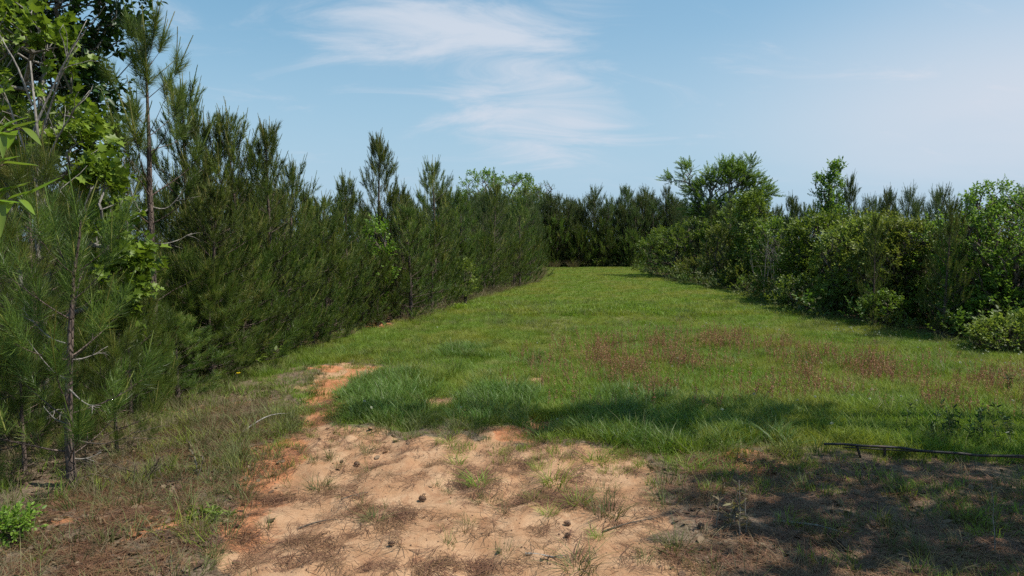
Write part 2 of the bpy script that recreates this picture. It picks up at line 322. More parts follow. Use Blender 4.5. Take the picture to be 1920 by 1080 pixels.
def ground_mat():
    m, t, out = base_mat('ground_soil'); g = nd(t, 'ShaderNodeNewGeometry')
    def noise(sc, det=5, rough=0.55, dist=0.0, stretch=None):
        n = nd(t, 'ShaderNodeTexNoise'); n.inputs['Scale'].default_value = sc; n.inputs['Detail'].default_value = det
        n.inputs['Roughness'].default_value = rough; n.inputs['Distortion'].default_value = dist
        if stretch:
            mp = nd(t, 'ShaderNodeMapping'); mp.inputs['Scale'].default_value = stretch; t.links.new(g.outputs['Position'], mp.inputs[0]); t.links.new(mp.outputs[0], n.inputs['Vector'])
        else: t.links.new(g.outputs['Position'], n.inputs['Vector'])
        return n.outputs[0]
    A = lambda n: nd(t, 'ShaderNodeAttribute', attribute_name=n).outputs['Fac']
    n1 = noise(0.9, 6); n2 = noise(5, 8, 0.65, 0.6); n3 = noise(38, 6, 0.7); n4 = noise(190, 3, 0.6); n5 = noise(2.2, 5, 0.6, 1.0); nr = noise(7, 5, 0.6, 1.2, (1, 0.55, 1))
    turf = mixc(t, smooth_n(t, n2, 0.3, 0.7), (0.110, 0.110, 0.038), (0.170, 0.165, 0.060))
    turf = mixc(t, smooth_n(t, n1, 0.45, 0.65, 0, 0.6), turf, (0.12, 0.125, 0.035))
    turf = mixc(t, smooth_n(t, n3, 0.55, 0.75, 0, 0.5), turf, (0.13, 0.10, 0.055))
    sand = mixc(t, smooth_n(t, n5, 0.32, 0.68), (0.350, 0.196, 0.104), (0.45, 0.285, 0.168))
    sand = mixc(t, smooth_n(t, nr, 0.46, 0.68, 0, 0.65), sand, (0.30, 0.150, 0.078))
    sand = mixc(t, smooth_n(t, n3, 0.54, 0.74, 0, 0.55), sand, (0.27, 0.155, 0.09))
    sand = mixc(t, smooth_n(t, n4, 0.60, 0.72, 0, 0.5), sand, (0.17, 0.10, 0.065))
    clay = mixc(t, smooth_n(t, n2, 0.3, 0.7), (0.33, 0.125, 0.055), (0.50, 0.235, 0.115))
    clay = mixc(t, smooth_n(t, n3, 0.5, 0.72, 0, 0.6), clay, (0.22, 0.10, 0.055))
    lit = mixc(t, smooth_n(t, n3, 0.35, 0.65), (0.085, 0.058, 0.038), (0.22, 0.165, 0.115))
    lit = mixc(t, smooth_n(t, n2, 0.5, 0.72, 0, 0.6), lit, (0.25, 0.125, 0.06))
    needle = mixc(t, smooth_n(t, n3, 0.35, 0.68), (0.055, 0.036, 0.022), (0.15, 0.095, 0.055))
    jit = math_n(t, 'MULTIPLY', math_n(t, 'SUBTRACT', math_n(t, 'ADD', n2, math_n(t, 'MULTIPLY', n3, 0.5)), 0.75), 0.9)
    def edge(a): return smooth_n(t, math_n(t, 'ADD', A(a), jit), 0.36, 0.64)
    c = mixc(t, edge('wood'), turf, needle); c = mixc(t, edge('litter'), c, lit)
    c = mixc(t, edge('sand'), c, sand); c = mixc(t, edge('clay'), c, clay)
    p = nd(t, 'ShaderNodeBsdfPrincipled'); p.inputs['Roughness'].default_value = 0.95; p.inputs['Specular IOR Level'].default_value = 0.12
    t.links.new(c, p.inputs['Base Color'])
    bp = nd(t, 'ShaderNodeBump'); bp.inputs['Strength'].default_value = 0.75; bp.inputs['Distance'].default_value = 0.05
    h = math_n(t, 'ADD', math_n(t, 'MULTIPLY', n2, 0.8), math_n(t, 'MULTIPLY', n3, 0.35)); h = math_n(t, 'ADD', h, math_n(t, 'MULTIPLY', n4, 0.08))
    t.links.new(h, bp.inputs['Height']); t.links.new(bp.outputs[0], p.inputs['Normal']); t.links.new(p.outputs[0], out.inputs[0]); return m
M['ground'] = ground_mat()

# ------------------------------------------------------------------ the ground: one sheet out to the horizon
def axis(lo, hi, fine, far, grow=1.13):
    a = list(np.arange(lo, hi + fine / 2, fine)); s = fine
    while a[-1] < far: s *= grow; a.append(a[-1] + s)
    s = fine; b = [a[0]]
    while b[-1] > -far: s *= grow; b.append(b[-1] - s)
    return np.array(b[:0:-1] + a)
edge_d = lambda x, y: sstep(-.05, .75, -np.maximum(sdpoly(SAND, x, y), np.maximum(sdpoly(LIT_R, x, y), sdpoly(LIT_L, x, y))) + .9 * fbm(x * 1.7, y * 1.7, 3, 55))      # 0 at the bare ground, 1 well into the field
gx = axis(-7, 9, 0.055, 900); gy = axis(3.2, 15, 0.055, 900)
X, Y = np.meshgrid(gx, gy); nx, ny = len(gx), len(gy)
xf, yf = X.ravel(), Y.ravel()
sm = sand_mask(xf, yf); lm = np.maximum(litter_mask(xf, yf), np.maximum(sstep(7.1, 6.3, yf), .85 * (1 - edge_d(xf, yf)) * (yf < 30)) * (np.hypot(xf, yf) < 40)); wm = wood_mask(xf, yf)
CLAY = gpoly([(395, 1000), (430, 900), (480, 830), (560, 790), (580, 740), (620, 682), (700, 686), (640, 790), (560, 850), (540, 930), (500, 1010), (440, 1100)])
CLAY_SPOTS = [(*ground_pt(*p), r) for p, r in (((965, 812), .3), ((1035, 795), .25), ((1400, 865), .45), ((1450, 905), .25), ((700, 612), .8), ((310, 985), .25), ((345, 765), .2), ((120, 985), .15), ((600, 690), .3))]
cm = sstep(-.2, .4, sdpoly(CLAY, xf, yf) + 0.9 * fbm(xf * 1.4, yf * 1.4, 4, 41))
for px, py, r in CLAY_SPOTS: cm = np.maximum(cm, sstep(r + .1, r - .1, np.hypot(xf - px, yf - py) + .4 * fbm(xf * 2, yf * 2, 3, 43)))
cm *= 0.95 * np.clip(sm + 0.75 * lm, 0, 1)
zz = hgt(xf, yf) - 0.03 * sm
i = np.arange(nx - 1); j = np.arange(ny - 1); I, J = np.meshgrid(i, j); a = (J * nx + I).ravel()
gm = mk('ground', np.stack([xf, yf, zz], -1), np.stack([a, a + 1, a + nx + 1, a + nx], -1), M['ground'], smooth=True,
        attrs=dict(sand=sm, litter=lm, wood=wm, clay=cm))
ground = newobj('ground', gm); tag(ground, 'sandy red clay and turf ground running out under the trees', 'ground', kind='structure')
def gz(x, y): return hgt(x, y) - 0.03 * sand_mask(np.atleast_1d(np.asarray(x, float)), np.atleast_1d(np.asarray(y, float))).reshape(np.shape(x))

# ------------------------------------------------------------------ pines
def needles(rs, n, L, nl, w, a0, a1, seg, axis_r=0.004, var=(0, .7), start=0.0):
    t = start + (1 - start) * rs.random(n); az = rs.random(n) * 2 * math.pi
    ang = np.radians(a0 + (a1 - a0) * t) * (0.8 + 0.4 * rs.random(n)); ln = nl * (0.75 + 0.4 * rs.random(n))
    rad = np.stack([np.cos(az), np.sin(az), 0 * az], -1); sd = np.stack([-np.sin(az), np.cos(az), 0 * az], -1)
    tw = rs.random(n)[:, None] * 6.28
    d = rad * np.sin(ang)[:, None] + np.array([0, 0, 1]) * np.cos(ang)[:, None]
    s = sd * np.cos(tw) + np.cross(d, sd) * np.sin(tw)
    b = np.stack([0 * t, 0 * t, t * L], -1)
    v = (var[0] + (var[1] - var[0]) * rs.random(n))
    if seg == 1:
        V = np.stack([b - s * w / 2, b + s * w / 2, b + d * ln[:, None]], 1); tt = np.array([[0, 1, 2]])
    else:
        bend = rad * (0.10 * ln[:, None])
        m = b + d * ln[:, None] * 0.55 + bend * 0.35
        V = np.stack([b - s * w / 2, b + s * w / 2, m + s * w / 2.2, m - s * w / 2.2, b + d * ln[:, None] + bend * -0.6], 1); tt = np.array([[0, 1, 2], [0, 2, 3], [3, 2, 4]])
    k = V.shape[1]
    T = (tt[None] + (np.arange(n) * k)[:, None, None]).reshape(-1, 3)
    return V.reshape(-1, 3), T, np.repeat(v, k)
def shoot_set(seed, n, w, seg, nl=0.15, L=0.30):
    rs = np.random.default_rng(seed); out = []
    for k in range(3): out.append(needles(rs, n, L, nl, w, 58, 20, seg, var=(0, .75)))
    for k in range(2):                                      # spring candle over a brush of last year's needles
        c = needles(rs, max(12, n // 2), 0.30, 0.042, w * 0.9, 20, 10, 1, var=(.75, 1.15)); c[0][:, 2] += 0.20
        st = prisms([[0, 0, .05]], [[0, 0, .52]], [.007], [.004], 4)
        out.append(join(needles(rs, n, L * .85, nl, w, 58, 26, seg, var=(0, .75)), c, (st[0], st[1], np.full(len(st[0]), .95))))
    return out
UP = np.array([0, 0, 1.0])
def pine_parts(seed, H, r0, shoots, clear=0.02, top_len=0.30, max_len=1.25, whorl=0.34, nb=(4, 6), dens=1.0, wob=0.10, tuft=False, dead_to=0.0, lean=0.0, sscale=1.0):
    rs = np.random.default_rng(seed)
    tz = np.linspace(0, H, 16); tx = wob * np.cumsum(rs.normal(0, .22, 16)) * (H / 16); ty = wob * np.cumsum(rs.normal(0, .22, 16)) * (H / 16)
    tx = tx - tx[0] + lean * (tz / H) ** 2; ty -= ty[0]
    tr = r0 * (1 - tz / H) ** 0.85 + 0.006; tr[0] *= 1.25
    axis_at = lambda z: np.array([np.interp(z, tz, tx), np.interp(z, tz, ty), z])
    trunk = tube(np.stack([tx, ty, tz], -1), tr, 8)
    E0, E1, R0, R1 = [], [], [], []; SP, SD, SW, SS, SV = [], [], [], [], []
    def add_shoot(p, d, cand, s, v): SP.append(p); SD.append(d); SW.append(3 + rs.integers(2) if cand else rs.integers(3)); SS.append(s); SV.append(v + rs.normal(0, .24))
    z = clear * H + 0.1
    while z < H - 0.12:
        f = z / H; n = rs.integers(nb[0], nb[1] + 1); a0 = rs.random() * 6.28
        for b in range(n):
            az = a0 + b * 6.283 / n + rs.normal(0, .25); zb = z + rs.normal(0, .05)
            prof = float(np.interp(f, (0, .2, .5, .72, .86, 1), (.82, 1, .92, .66, .34, .05)))
            Lb = (top_len + (max_len - top_len) * prof) * (0.7 + 0.5 * rs.random())
            dead = f < dead_to
            el = math.radians(8 + 48 * f ** 1.3 + rs.normal(0, 8)); h = np.array([math.cos(az), math.sin(az), 0])
            p = axis_at(zb); d = h * math.cos(el) + UP * math.sin(el); m = 5; st = Lb / m; pts = [p]; dirs = []
            if dead: Lb *= 0.5 + .4 * rs.random(); st = Lb / m; d = norm(d + rs.normal(0, .2, 3))
            for q in range(m):
                d = norm(d + UP * (0.04 + 0.10 * q / m) * (1 if not dead else 0.4) + rs.normal(0, .05 if not dead else .16, 3)); p = p + d * st; pts.append(p); dirs.append(d)
            rb = max(.006, r0 * .28 * (Lb / max_len) * (1 - .5 * f))
            for q in range(m): E0.append(pts[q]); E1.append(pts[q + 1]); R0.append(rb * (1 - q / m * .75)); R1.append(rb * (1 - (q + 1) / m * .75))
            if dead: continue
            pv = rs.normal(0, .10) + 0.12 * f
            s0 = 0.72 if tuft else 0.30
            ns = max(2, int(Lb * (1 - s0) / 0.115 * dens))
            for q in range(ns):
                s = s0 + (1 - s0) * (q + rs.random()) / ns; k = min(m - 1, int(s * m)); pp = pts[k] + (pts[k + 1] - pts[k]) * (s * m - k)
                side = norm(np.cross(dirs[k], UP)) * (1 if q % 2 else -1)
                dd = norm(dirs[k] * .75 + side * (.35 + .5 * rs.random()) + UP * (.15 + .45 * rs.random()) + rs.normal(0, .15, 3))
                lt = (0.05 + 0.28 * rs.random() * (1.1 - s)) * min(1, Lb)
                if lt > .06: E0.append(pp); E1.append(pp + dd * lt); R0.append(.005); R1.append(.003)
                dd = norm(dd * .65 + UP * .75)
                add_shoot(pp + dd * lt * .6, dd, rs.random() < .22 + .3 * f, sscale * (.75 + .4 * rs.random()), pv)
            add_shoot(pts[-1] - d * .1, norm(d + .7 * UP), rs.random() < .7, sscale * (.85 + .35 * rs.random()), pv)
            add_shoot(pts[-2], norm(d + .2 * UP + rs.normal(0, .2, 3)), False, sscale * (.85 + .3 * rs.random()), pv)
        z += whorl * (0.75 + .5 * rs.random()) * (1.15 - .35 * f)
    for q in range(int(7 * dens) + 3):                         # the leader
        add_shoot(axis_at(H - .05 - .75 * rs.random()), norm(UP + rs.normal(0, .24, 3)), q < 5, sscale * (.8 + .3 * rs.random()), .1)
    add_shoot(axis_at(H - .12), norm(UP + rs.normal(0, .08, 3)), True, sscale * 1.15, .1)
    SP, SD = np.array(SP), np.array(SD); n = len(SP)
    crown = stamp(shoots, np.array(SW), frames(SD, rs.random(n) * 6.28), SP, np.array(SS), np.array(SV))
    limbs = prisms(np.array(E0), np.array(E1), R0, R1, 4)
    return trunk, limbs, crown
def pine_meshes(name, mat, **kw):
    t, l, c = pine_parts(**kw)
    V, T, _ = join(t, l)
    return mk(name + '_trunk', V, T, M['pine_bark'], smooth=True), mk(name + '_crown', c[0], c[1], mat, c[2])
S_FAR = shoot_set(1, 40, 0.0105, 1, 0.115, 0.36); S_MID = shoot_set(2, 84, 0.0066, 1, 0.105, 0.32); S_NEAR = shoot_set(3, 100, 0.0028, 2, 0.17, 0.30); S_TALL = shoot_set(4, 110, 0.0046, 1, 0.15, 0.26)
PH = 4.4
PINE_FAR = [pine_meshes('pine_far', M['needle_far'], seed=100 + k, H=PH, r0=.055, shoots=S_FAR, max_len=1.0 + .1 * (k % 3), top_len=.20, dens=.9, lean=.2 * (k % 2), whorl=.34) for k in range(4)]
PINE_MID = [pine_meshes('pine_mid', M['needle'], seed=200 + k, H=PH, r0=.058, shoots=S_MID, max_len=1.0 + .12 * (k % 3), top_len=.20, dens=1.0, lean=.12 * (k % 3), whorl=.36, nb=(5, 6)) for k in range(5)]
PINE_NEAR = [pine_meshes('pine_near', M['needle_near'], seed=300 + k, H=4.0, r0=.055, shoots=S_NEAR, max_len=1.15, dens=.72, whorl=.36, clear=.05) for k in range(3)]
PINE_LOW = [pine_meshes('pine_low', M['needle_near'], seed=350 + k, H=1.9, r0=.03, shoots=S_NEAR if k < 2 else S_MID, max_len=.85, top_len=.32, dens=.75, whorl=.28, clear=.0, nb=(5, 6)) for k in range(4)]
PINE_BROOM = [pine_meshes('pine_broom', M['needle_far'], seed=400 + k, H=PH, r0=.05, shoots=S_MID, max_len=.62, top_len=.22, dens=.85, whorl=.36, clear=.10) for k in range(2)]
GR_L = 'young pines crowding the left side of the grass lane'; GR_F = 'young pines closing the far end of the grass lane'; GR_R = 'young pines behind the right-hand thicket'
def put_tree(name, meshes, ref_h, x, y, H, label, cat='tree', group=None, rz=None, wide=1.0):
    r = newobj(name, None, loc=(x, y, float(gz(x, y)) - .03)); r.empty_display_size = .3
    s = H / ref_h; r.scale = (s * wide, s * wide, s); r.rotation_euler = (0, 0, rng.random() * 6.28 if rz is None else rz)
    for pn, me in zip(('trunk', 'crown'), meshes): newobj(pn, me, r)
    return tag(r, label, cat, group)
def spot(px, d, topy): return (px - 960) / FPX * d, d, CAM_H + (HOR - topy) / FPX * d - (.38 if topy < 440 and d < 40 else 0)      # tips carry a shoot above the stem
# prominent pines along the left edge: photo column of the stem, distance, photo row of the tip
LEFT_PINES = [
    (355, 12.6, 150, 0, 'tall feathery pine just right of the bare-stemmed pine'),
    (402, 12.2, 205, 1, 'dark pine with upright spiky tips beside the tall feathery pine'),
    (455, 12.4, 215, 2, 'narrow pine with a forked spiky top on the left edge'),
    (505, 12.8, 228, 3, 'pine with a tall thin leader before the left skyline dips'),
    (545, 14.0, 285, 4, 'pine leaning its long tips right at the step in the left skyline'),
    (392, 11.2, 330, 2, 'broad bushy pine low beside the bare-stemmed pine'),
    (425, 11.6, 470, 3, 'low bushy pine at the edge of the dry grass on the left'),
    (600, 15.4, 350, 1, 'rounded young pine right of the step in the left skyline'),
    (650, 17.0, 322, 0, 'pine with one thin spike above the left row'),
    (712, 19.5, 258, 3, 'pine with a brush-like top standing well above its neighbours on the left'),
    (745, 19.0, 350, 2, 'full bushy pine before the brush-topped pine'),
    (818, 22.5, 296, 4, 'tall pine with three upright tips in the middle of the left row'),
    (770, 18.8, 372, 1, 'dense pine at the bend of the left tree edge'),
    (865, 25.0, 350, 0, 'pine at the outer corner of the left row beside the dry grass fringe'),
    (925, 29.5, 345, 2, 'broad pine near the far corner of the left row'),
    (975, 33.0, 362, 1, 'last full pine before the left row turns the corner'),
    (680, 17.2, 470, 4, 'short young pine in front of the left row near the red clay'),
    (585, 14.3, 500, 2, 'squat young pine at the foot of the left row near the green grass'),
]
for px, d, ty, k, lab in LEFT_PINES:
    x, y, H = spot(px, d, ty)
    put_tree('pine_tree', PINE_MID[k], PH, x, y, H, lab, group=GR_L, wide=1.0 if H > 3.2 else 1.3)
placed = [(spot(*p[:3])[0], p[1]) for p in LEFT_PINES]
def fill(rows, ys, xfun, protos, hfun, label, group, sp=.85, name='pine_tree', wide=1.0, xlim=None):
    for r in rows:
        for y0 in ys:
            y = y0 + rng.normal(0, .25); x = xfun(y) + r + rng.normal(0, .22)
            if any((x - a) ** 2 + (y - b) ** 2 < sp ** 2 for a, b in placed): continue
            px = 960 + x / y * FPX
            if px < -260 or px > 2180: continue
            placed.append((x, y)); put_tree(name, protos[rng.integers(len(protos))], PH, x, y, hfun(x, y), label, group=group, wide=wide)
fill((-.7, -2.0, -3.3), np.arange(13.0, 27, 1.2), xl, PINE_MID, lambda x, y: 2.75 + .85 * rng.random(), 'young green pine packed into the row along the left edge', GR_L)
for px, d, h, k, lab in ((235, 8.6, 1.45, 0, 'waist-high bushy pine behind the heap of dead twigs'), (322, 10.9, 1.75, 1, 'bushy young pine at the foot of the bare-stemmed pine'), (395, 10.9, 1.7, 0, 'spreading young pine over the edge of the dry grass'), (452, 11.9, 1.9, 1, 'bushy young pine beside the small yellow flower'),
                        (515, 13.0, 1.9, 2, 'bushy young pine where dry grass turns green'), (560, 14.0, 1.7, 3, 'low pine left of the red clay patch'), (610, 15.0, 1.9, 2, 'low pine just behind the squat young pine'), (205, 7.1, 1.15, 1, 'low pine right behind the slender sapling'), (28, 6.5, 1.2, 0, 'low pine with long needles at the left edge'), (275, 9.0, 1.0, 0, 'smallest pine beside the dead twig heap')):
    x = (px - 960) / FPX * d; placed.append((x, d)); put_tree('pine_tree', PINE_LOW[k], 1.9, x, d, h, lab, group='pine saplings at the left edge', wide=1.0)
for y0 in np.arange(15.5, 46, 1.9):
    y = y0 + rng.normal(0, .2); x = float(xl(y)) - .30 + rng.normal(0, .2); placed.append((x, y))
    put_tree('pine_tree', PINE_LOW[2 + rng.integers(2)], 1.9, x, y, 1.3 + 1.1 * rng.random(), 'short bushy pine at the very front of the left row', group=GR_L, wide=1.1)
fill((-4.6, -6.0), np.arange(13.0, 24, 1.3), xl, PINE_MID, lambda x, y: 3.3 + .7 * rng.random(), 'young pine deep in the stand behind the left row', GR_L)
fill((-.7, -2.0, -3.4), np.arange(27, 58, 1.35), xl, PINE_FAR, lambda x, y: 3.2 + .035 * (y - 27) + .9 * rng.random(), 'young dark pine in the row rounding the far left corner', GR_L)
for r, h, rk in ((56.8, 2.6, 'short pine in the low front rank'), (57.6, 5.0, 'dark young pine in the close front rank'), (58.9, 5.3, 'dark young pine in the second rank'), (60.4, 5.4, 'dark young pine in the rearmost rank')):
    for x0 in np.arange(1.0, 15, .85):
        x = x0 + rng.normal(0, .25); y = r + rng.normal(0, .3)
        put_tree('pine_tree', PINE_FAR[rng.integers(4)] if h > 3 else PINE_LOW[2 + rng.integers(2)], PH if h > 3 else 1.9, x, y, h + rng.normal(-.1, .45), rk + ' across the far end of the lane', group=GR_F, wide=1.0 + .35 * rng.random() if h > 3 else 1.15)
fill((3.0, 4.8), np.arange(19, 57, 1.7), xr, PINE_FAR, lambda x, y: 3.05 + .035 * (y - 20) + .45 * rng.random(), 'young dark pine whose tip shows behind the right-hand thicket', GR_R, wide=.85)

# ------------------------------------------------------------------ the tall bare-stemmed pine and the near saplings on the left
def solo_pine(name, label, x, y, parts, mat, group=None, rz=0.0, split=6):
    t, l, c = parts
    r = newobj(name, None, loc=(x, y, float(gz(x, y)) - .03)); r.rotation_euler = (0, 0, rz)
    V, T, _ = join(t, l); newobj('trunk', mk('trunk', V, T, M['pine_bark'], smooth=True), r)
    newobj('crown', mk('crown', c[0], c[1], mat, c[2]), r)
    return tag(r, label, 'tree', group)
def bare_branch(root, p0, p1, r, seed, mat='dead', forks=3, sag=.12):
    rs = np.random.default_rng(seed); p0 = np.array(p0, float); p1 = np.array(p1, float); n = 9; t = np.linspace(0, 1, n)[:, None]
    L0 = np.linalg.norm(p1 - p0)
    pts = p0 + (p1 - p0) * t + UP * sag * L0 * np.sin(t * math.pi) * -1 + np.cumsum(rs.normal(0, .012 * L0, (n, 3)), 0) * t
    ps = [tube(pts, r * (1 - .75 * t[:, 0]), 6)]
    for k in range(forks):
        q = 3 + rs.integers(5); d = norm(pts[min(q + 1, n - 1)] - pts[q - 1] + rs.normal(0, .5, 3) * L0 * .25)
        m = np.linspace(0, 1, 5)[:, None]; ps.append(tube(pts[q] + d * m * L0 * (.2 + .25 * rs.random()) + np.cumsum(rs.normal(0, .02 * L0, (5, 3)), 0) * m, r * .45 * (1 - .7 * m[:, 0]), 5))
    V, T, _ = join(*ps)
    return newobj('dead_branch', mk('dead_branch', V, T, M[mat], smooth=True), root)
x, y, H = spot(284, 10.2, 40)
tall = solo_pine('pine_tree', 'tall pine with a long bare trunk and tufted top against the sky', x, y,
                 pine_parts(seed=31, H=H, r0=.068, shoots=S_TALL, clear=.24, max_len=1.1, top_len=.34, whorl=.46, nb=(3, 4), dens=1.7, tuft=True, dead_to=.46, sscale=1.15, wob=.06), M['needle'], GR_L, rz=.6)
bare_branch(tall, (0, 0, 2.75), (-.32, -.2, 3.5), .018, 5, sag=.5)
bare_branch(tall, (0, 0, 2.75), (.5, -.3, 3.2), .015, 6, sag=.3)
bare_branch(tall, (0, 0, 2.2), (.6, .1, 2.4), .012, 7)

x, y = ground_pt(135, 905)
sap = solo_pine('pine_sapling', 'slender knee-bare pine sapling in front of the left trees', x, y,
                pine_parts(seed=47, H=2.45, r0=.038, shoots=S_NEAR, clear=.10, max_len=.72, top_len=.35, whorl=.42, nb=(3, 4), dens=.85, dead_to=.0, sscale=1.0, wob=.12, lean=.2), M['needle_near'], 'pine saplings at the left edge')
for k, (z0, dx, dy, dz) in enumerate(((1.35, -.42, .05, .28), (1.02, -.25, -.1, .34), (.95, .38, -.1, -.14), (.62, -.33, .1, .12), (.48, .75, -.15, .16), (.3, .22, .1, .02), (1.2, .25, .2, .1))):
    bare_branch(sap, (0, 0, z0), (dx, dy, z0 + dz), .008, 60 + k, 'dead' if k != 4 else 'twig')
NEAR = [  # photo column, distance, photo row of the tip, mesh, label
    (52, 7.6, 560, 0, 'small green pine with drooping needles at the left picture edge'),
    (72, 9.8, 185, 1, 'large dark pine with horizontal boughs at the far left'),
    (58, 7.5, 235, 2, 'dark pine with drooping boughs in front of the maple'),
    (-50, 6.6, 330, 2, 'dark pine cut by the left picture edge'),
    (215, 9.4, 470, 2, 'short bright-tipped pine behind the slender sapling'),
    (325, 9.4, 600, 0, 'knee-high spreading pine right of the slender sapling'),
    (5, 10.6, 100, 0, 'tall dim pine behind the lance-leaved branch'),
    (165, 11.0, 330, 1, 'dim bushy pine behind the yellow-green maple'),
    (390, 10.6, 545, 1, 'low pine spreading over the dry grass at the left edge'),
    (-60, 8.6, 330, 1, 'shaded pine low against the left picture edge'),
]
for px, d, ty, k, lab in NEAR:
    x, y, H = spot(px, d, ty); H = max(H, .9)
    put_tree('pine_tree', PINE_NEAR[k], 4.0, x, y, H, lab, group='pine saplings at the left edge', wide=1.0 if H > 2.6 else min(2.2, 1.0 + (2.6 - H) * .75))

# ------------------------------------------------------------------ broad-leaved trees and shrubs
def leaf_shape(kind):                                       # leaf along +y, unit length, normal +z
    if kind == 'lobed':
        p = [(0, 0), (.18, .12), (.52, .18), (.34, .42), (.55, .66), (.22, .62), (0, 1), (-.22, .62), (-.55, .66), (-.34, .42), (-.52, .18), (-.18, .12)]
    elif kind == 'ovate': p = [(0, 0), (.26, .3), (.24, .62), (0, 1), (-.24, .62), (-.26, .3)]
    elif kind == 'lance': p = [(0, 0), (.10, .25), (.13, .5), (.08, .8), (0, 1), (-.08, .8), (-.13, .5), (-.10, .25)]
    else: p = [(0, 0), (.30, .45), (0, 1), (-.30, .45)]
    V = np.array([(a, b, abs(a) * .35 - .18 * b * b) for a, b in p]); n = len(p)
    c = np.array([[0, .45, -.04]]); V = np.vstack([V, c]) if n > 4 else V
    T = np.array([(n, i, (i + 1) % n) for i in range(n)]) if n > 4 else np.array([(0, 1, 2), (0, 2, 3)])
    return V, T
def spray_set(kind, seed, n=8, L=.26, size=.09, flat=.5, cnt=4):
    lv, lt = leaf_shape(kind); out = []; rs = np.random.default_rng(seed)
    for c in range(cnt):
        t = (np.arange(n) + .7) / n; az = np.arange(n) * math.pi * (1 if flat > .7 else .76) + rs.normal(0, .3, n)
        rad = np.stack([np.cos(az), np.sin(az) * (1 - flat), 0 * az], -1)
        d = norm(rad + np.array([0, 0, .55]) + rs.normal(0, .2, (n, 3))); d[-1] = norm(np.array([.1, 0, 1.]))
        up = norm(np.array([0, 1., .25]) + rs.normal(0, .35, (n, 3))); x = norm(np.cross(d, up)); z = np.cross(x, d)
        R = np.stack([x, d, z], -1); P = np.stack([0 * t, 0 * t, t * L], -1)
        V = np.einsum('mij,nj->mni', R, lv) * (size * (.7 + .5 * rs.random(n)))[:, None, None] + P[:, None]
        T = (lt[None] + (np.arange(n) * len(lv))[:, None, None]).reshape(-1, 3)
        st = prisms([[0, 0, 0]], [[0, 0, L]], [.004], [.002], 3)
        out.append(join((V.reshape(-1, 3), T, np.repeat(rs.random(n) * .9, len(lv))), (st[0], st[1], np.zeros(len(st[0])))))
    return out
def grow(tips, trunk, rs, step=.32, r_tip=.006, bow=.12):
    nodes = [np.array(p, float) for p in trunk]; par = [-1] + list(range(len(trunk) - 1)); tipi = []
    base = np.array(trunk); o = np.argsort([np.min(np.linalg.norm(base - t, axis=1)) for t in tips])
    arr = np.zeros((len(tips) * 14 + len(trunk), 3)); arr[:len(trunk)] = base; n = len(trunk); pl = np.zeros(len(arr)); pl[:n] = np.linspace(0, .6, n)
    for k in o:
        t = tips[k]; d = np.linalg.norm(arr[:n] - t, axis=1) + 1.1 * np.maximum(0, arr[:n, 2] - t[2] + .1) + .22 * pl[:n]
        j = int(np.argmin(d)); a = arr[j]; L0 = np.linalg.norm(t - a); m = min(12, max(1, int(L0 / step))); pj = j
        for q in range(1, m + 1):
            f = q / m; p = a + (t - a) * f + UP * bow * L0 * math.sin(f * math.pi) * (-.4) + (rs.normal(0, .045 * L0 / m + .012, 3) if q < m else 0)
            arr[n] = p; pl[n] = pl[pj] + L0 / m; par.append(pj); pj = n; n += 1
        tipi.append(pj)
    arr = arr[:n]; cnt = np.zeros(n); cnt[tipi] = 1
    for q in range(n - 1, 0, -1): cnt[par[q]] += cnt[q]
    rad = r_tip * np.maximum(cnt, 1) ** .5
    return arr, np.array(par), rad, cnt
def broad_parts(seed, blobs, trunks, sprays, per=2, r_tip=.006, step=.32, droop=0.0, shell=.55, ssc=1.0, horiz=0.0):
    rs = np.random.default_rng(seed); W = []; SP, SD, SV = [], [], []
    for trunk, bl in zip(trunks, blobs):
        tips = []
        for (cx, cy, cz, rx, ry, rz, n) in bl:
            d = norm(rs.normal(0, 1, (n, 3))); u = (shell + (1 - shell) * rs.random(n)) ** .6
            u *= 1 + .30 * (fbm(d[:, 0] * 2.2 + cx * 3, d[:, 1] * 2.2 + d[:, 2] * 1.7 + seed, 3, 7) * 2)
            tips.append(np.array([cx, cy, cz]) + d * u[:, None] * np.array([rx, ry, rz]))
        tips = np.concatenate(tips); tips[:, 2] = np.maximum(tips[:, 2], .15)
        A, par, rad, cnt = grow(tips, trunk, rs, step, r_tip)
        e = np.arange(1, len(A)); W.append(prisms(A[par[e]], A[e], rad[par[e]] * .55 + rad[e] * .45, rad[e], 5))
        ctr = tips.mean(0); th = np.where(cnt[e] <= 3)[0] + 1
        for _ in range(per):
            q = th[rs.random(len(th)) < .9]; dd = norm(A[q] - A[par[q]]) * .7 + norm(A[q] - ctr) * .4 + rs.normal(0, .45, (len(q), 3)) + UP * (.25 - droop)
            dd[:, 2] *= 1 - horiz; SP.append(A[q] + rs.normal(0, .03, (len(q), 3))); SD.append(norm(dd)); SV.append(rs.normal(0, .12, len(q)) + .25 * fbm(A[q][:, 0] * 1.5, A[q][:, 2] * 1.5, 2, seed))
    SP = np.concatenate(SP); SD = np.concatenate(SD); SV = np.concatenate(SV); n = len(SP)
    R = frames(SD, rs.normal(0, .6, n))
    crown = stamp(sprays, rs.integers(len(sprays), size=n), R, SP, ssc * (.7 + .6 * rs.random(n)), SV)
    return join(*W), crown
def put_broad(name, label, cat, x, y, parts, bark, leaf, group=None, rz=0.0, s=1.0):
    (wv, wt, _), (cv, ct, ca) = parts
    r = newobj(name, None, loc=(x, y, float(gz(x, y)) - .04)); r.rotation_euler = (0, 0, rz); r.scale = (s, s, s)
    newobj('trunk', mk('trunk', wv, wt, M[bark], smooth=True), r); newobj('crown', mk('crown', cv, ct, M[leaf], ca), r)
    return tag(r, label, cat, group)
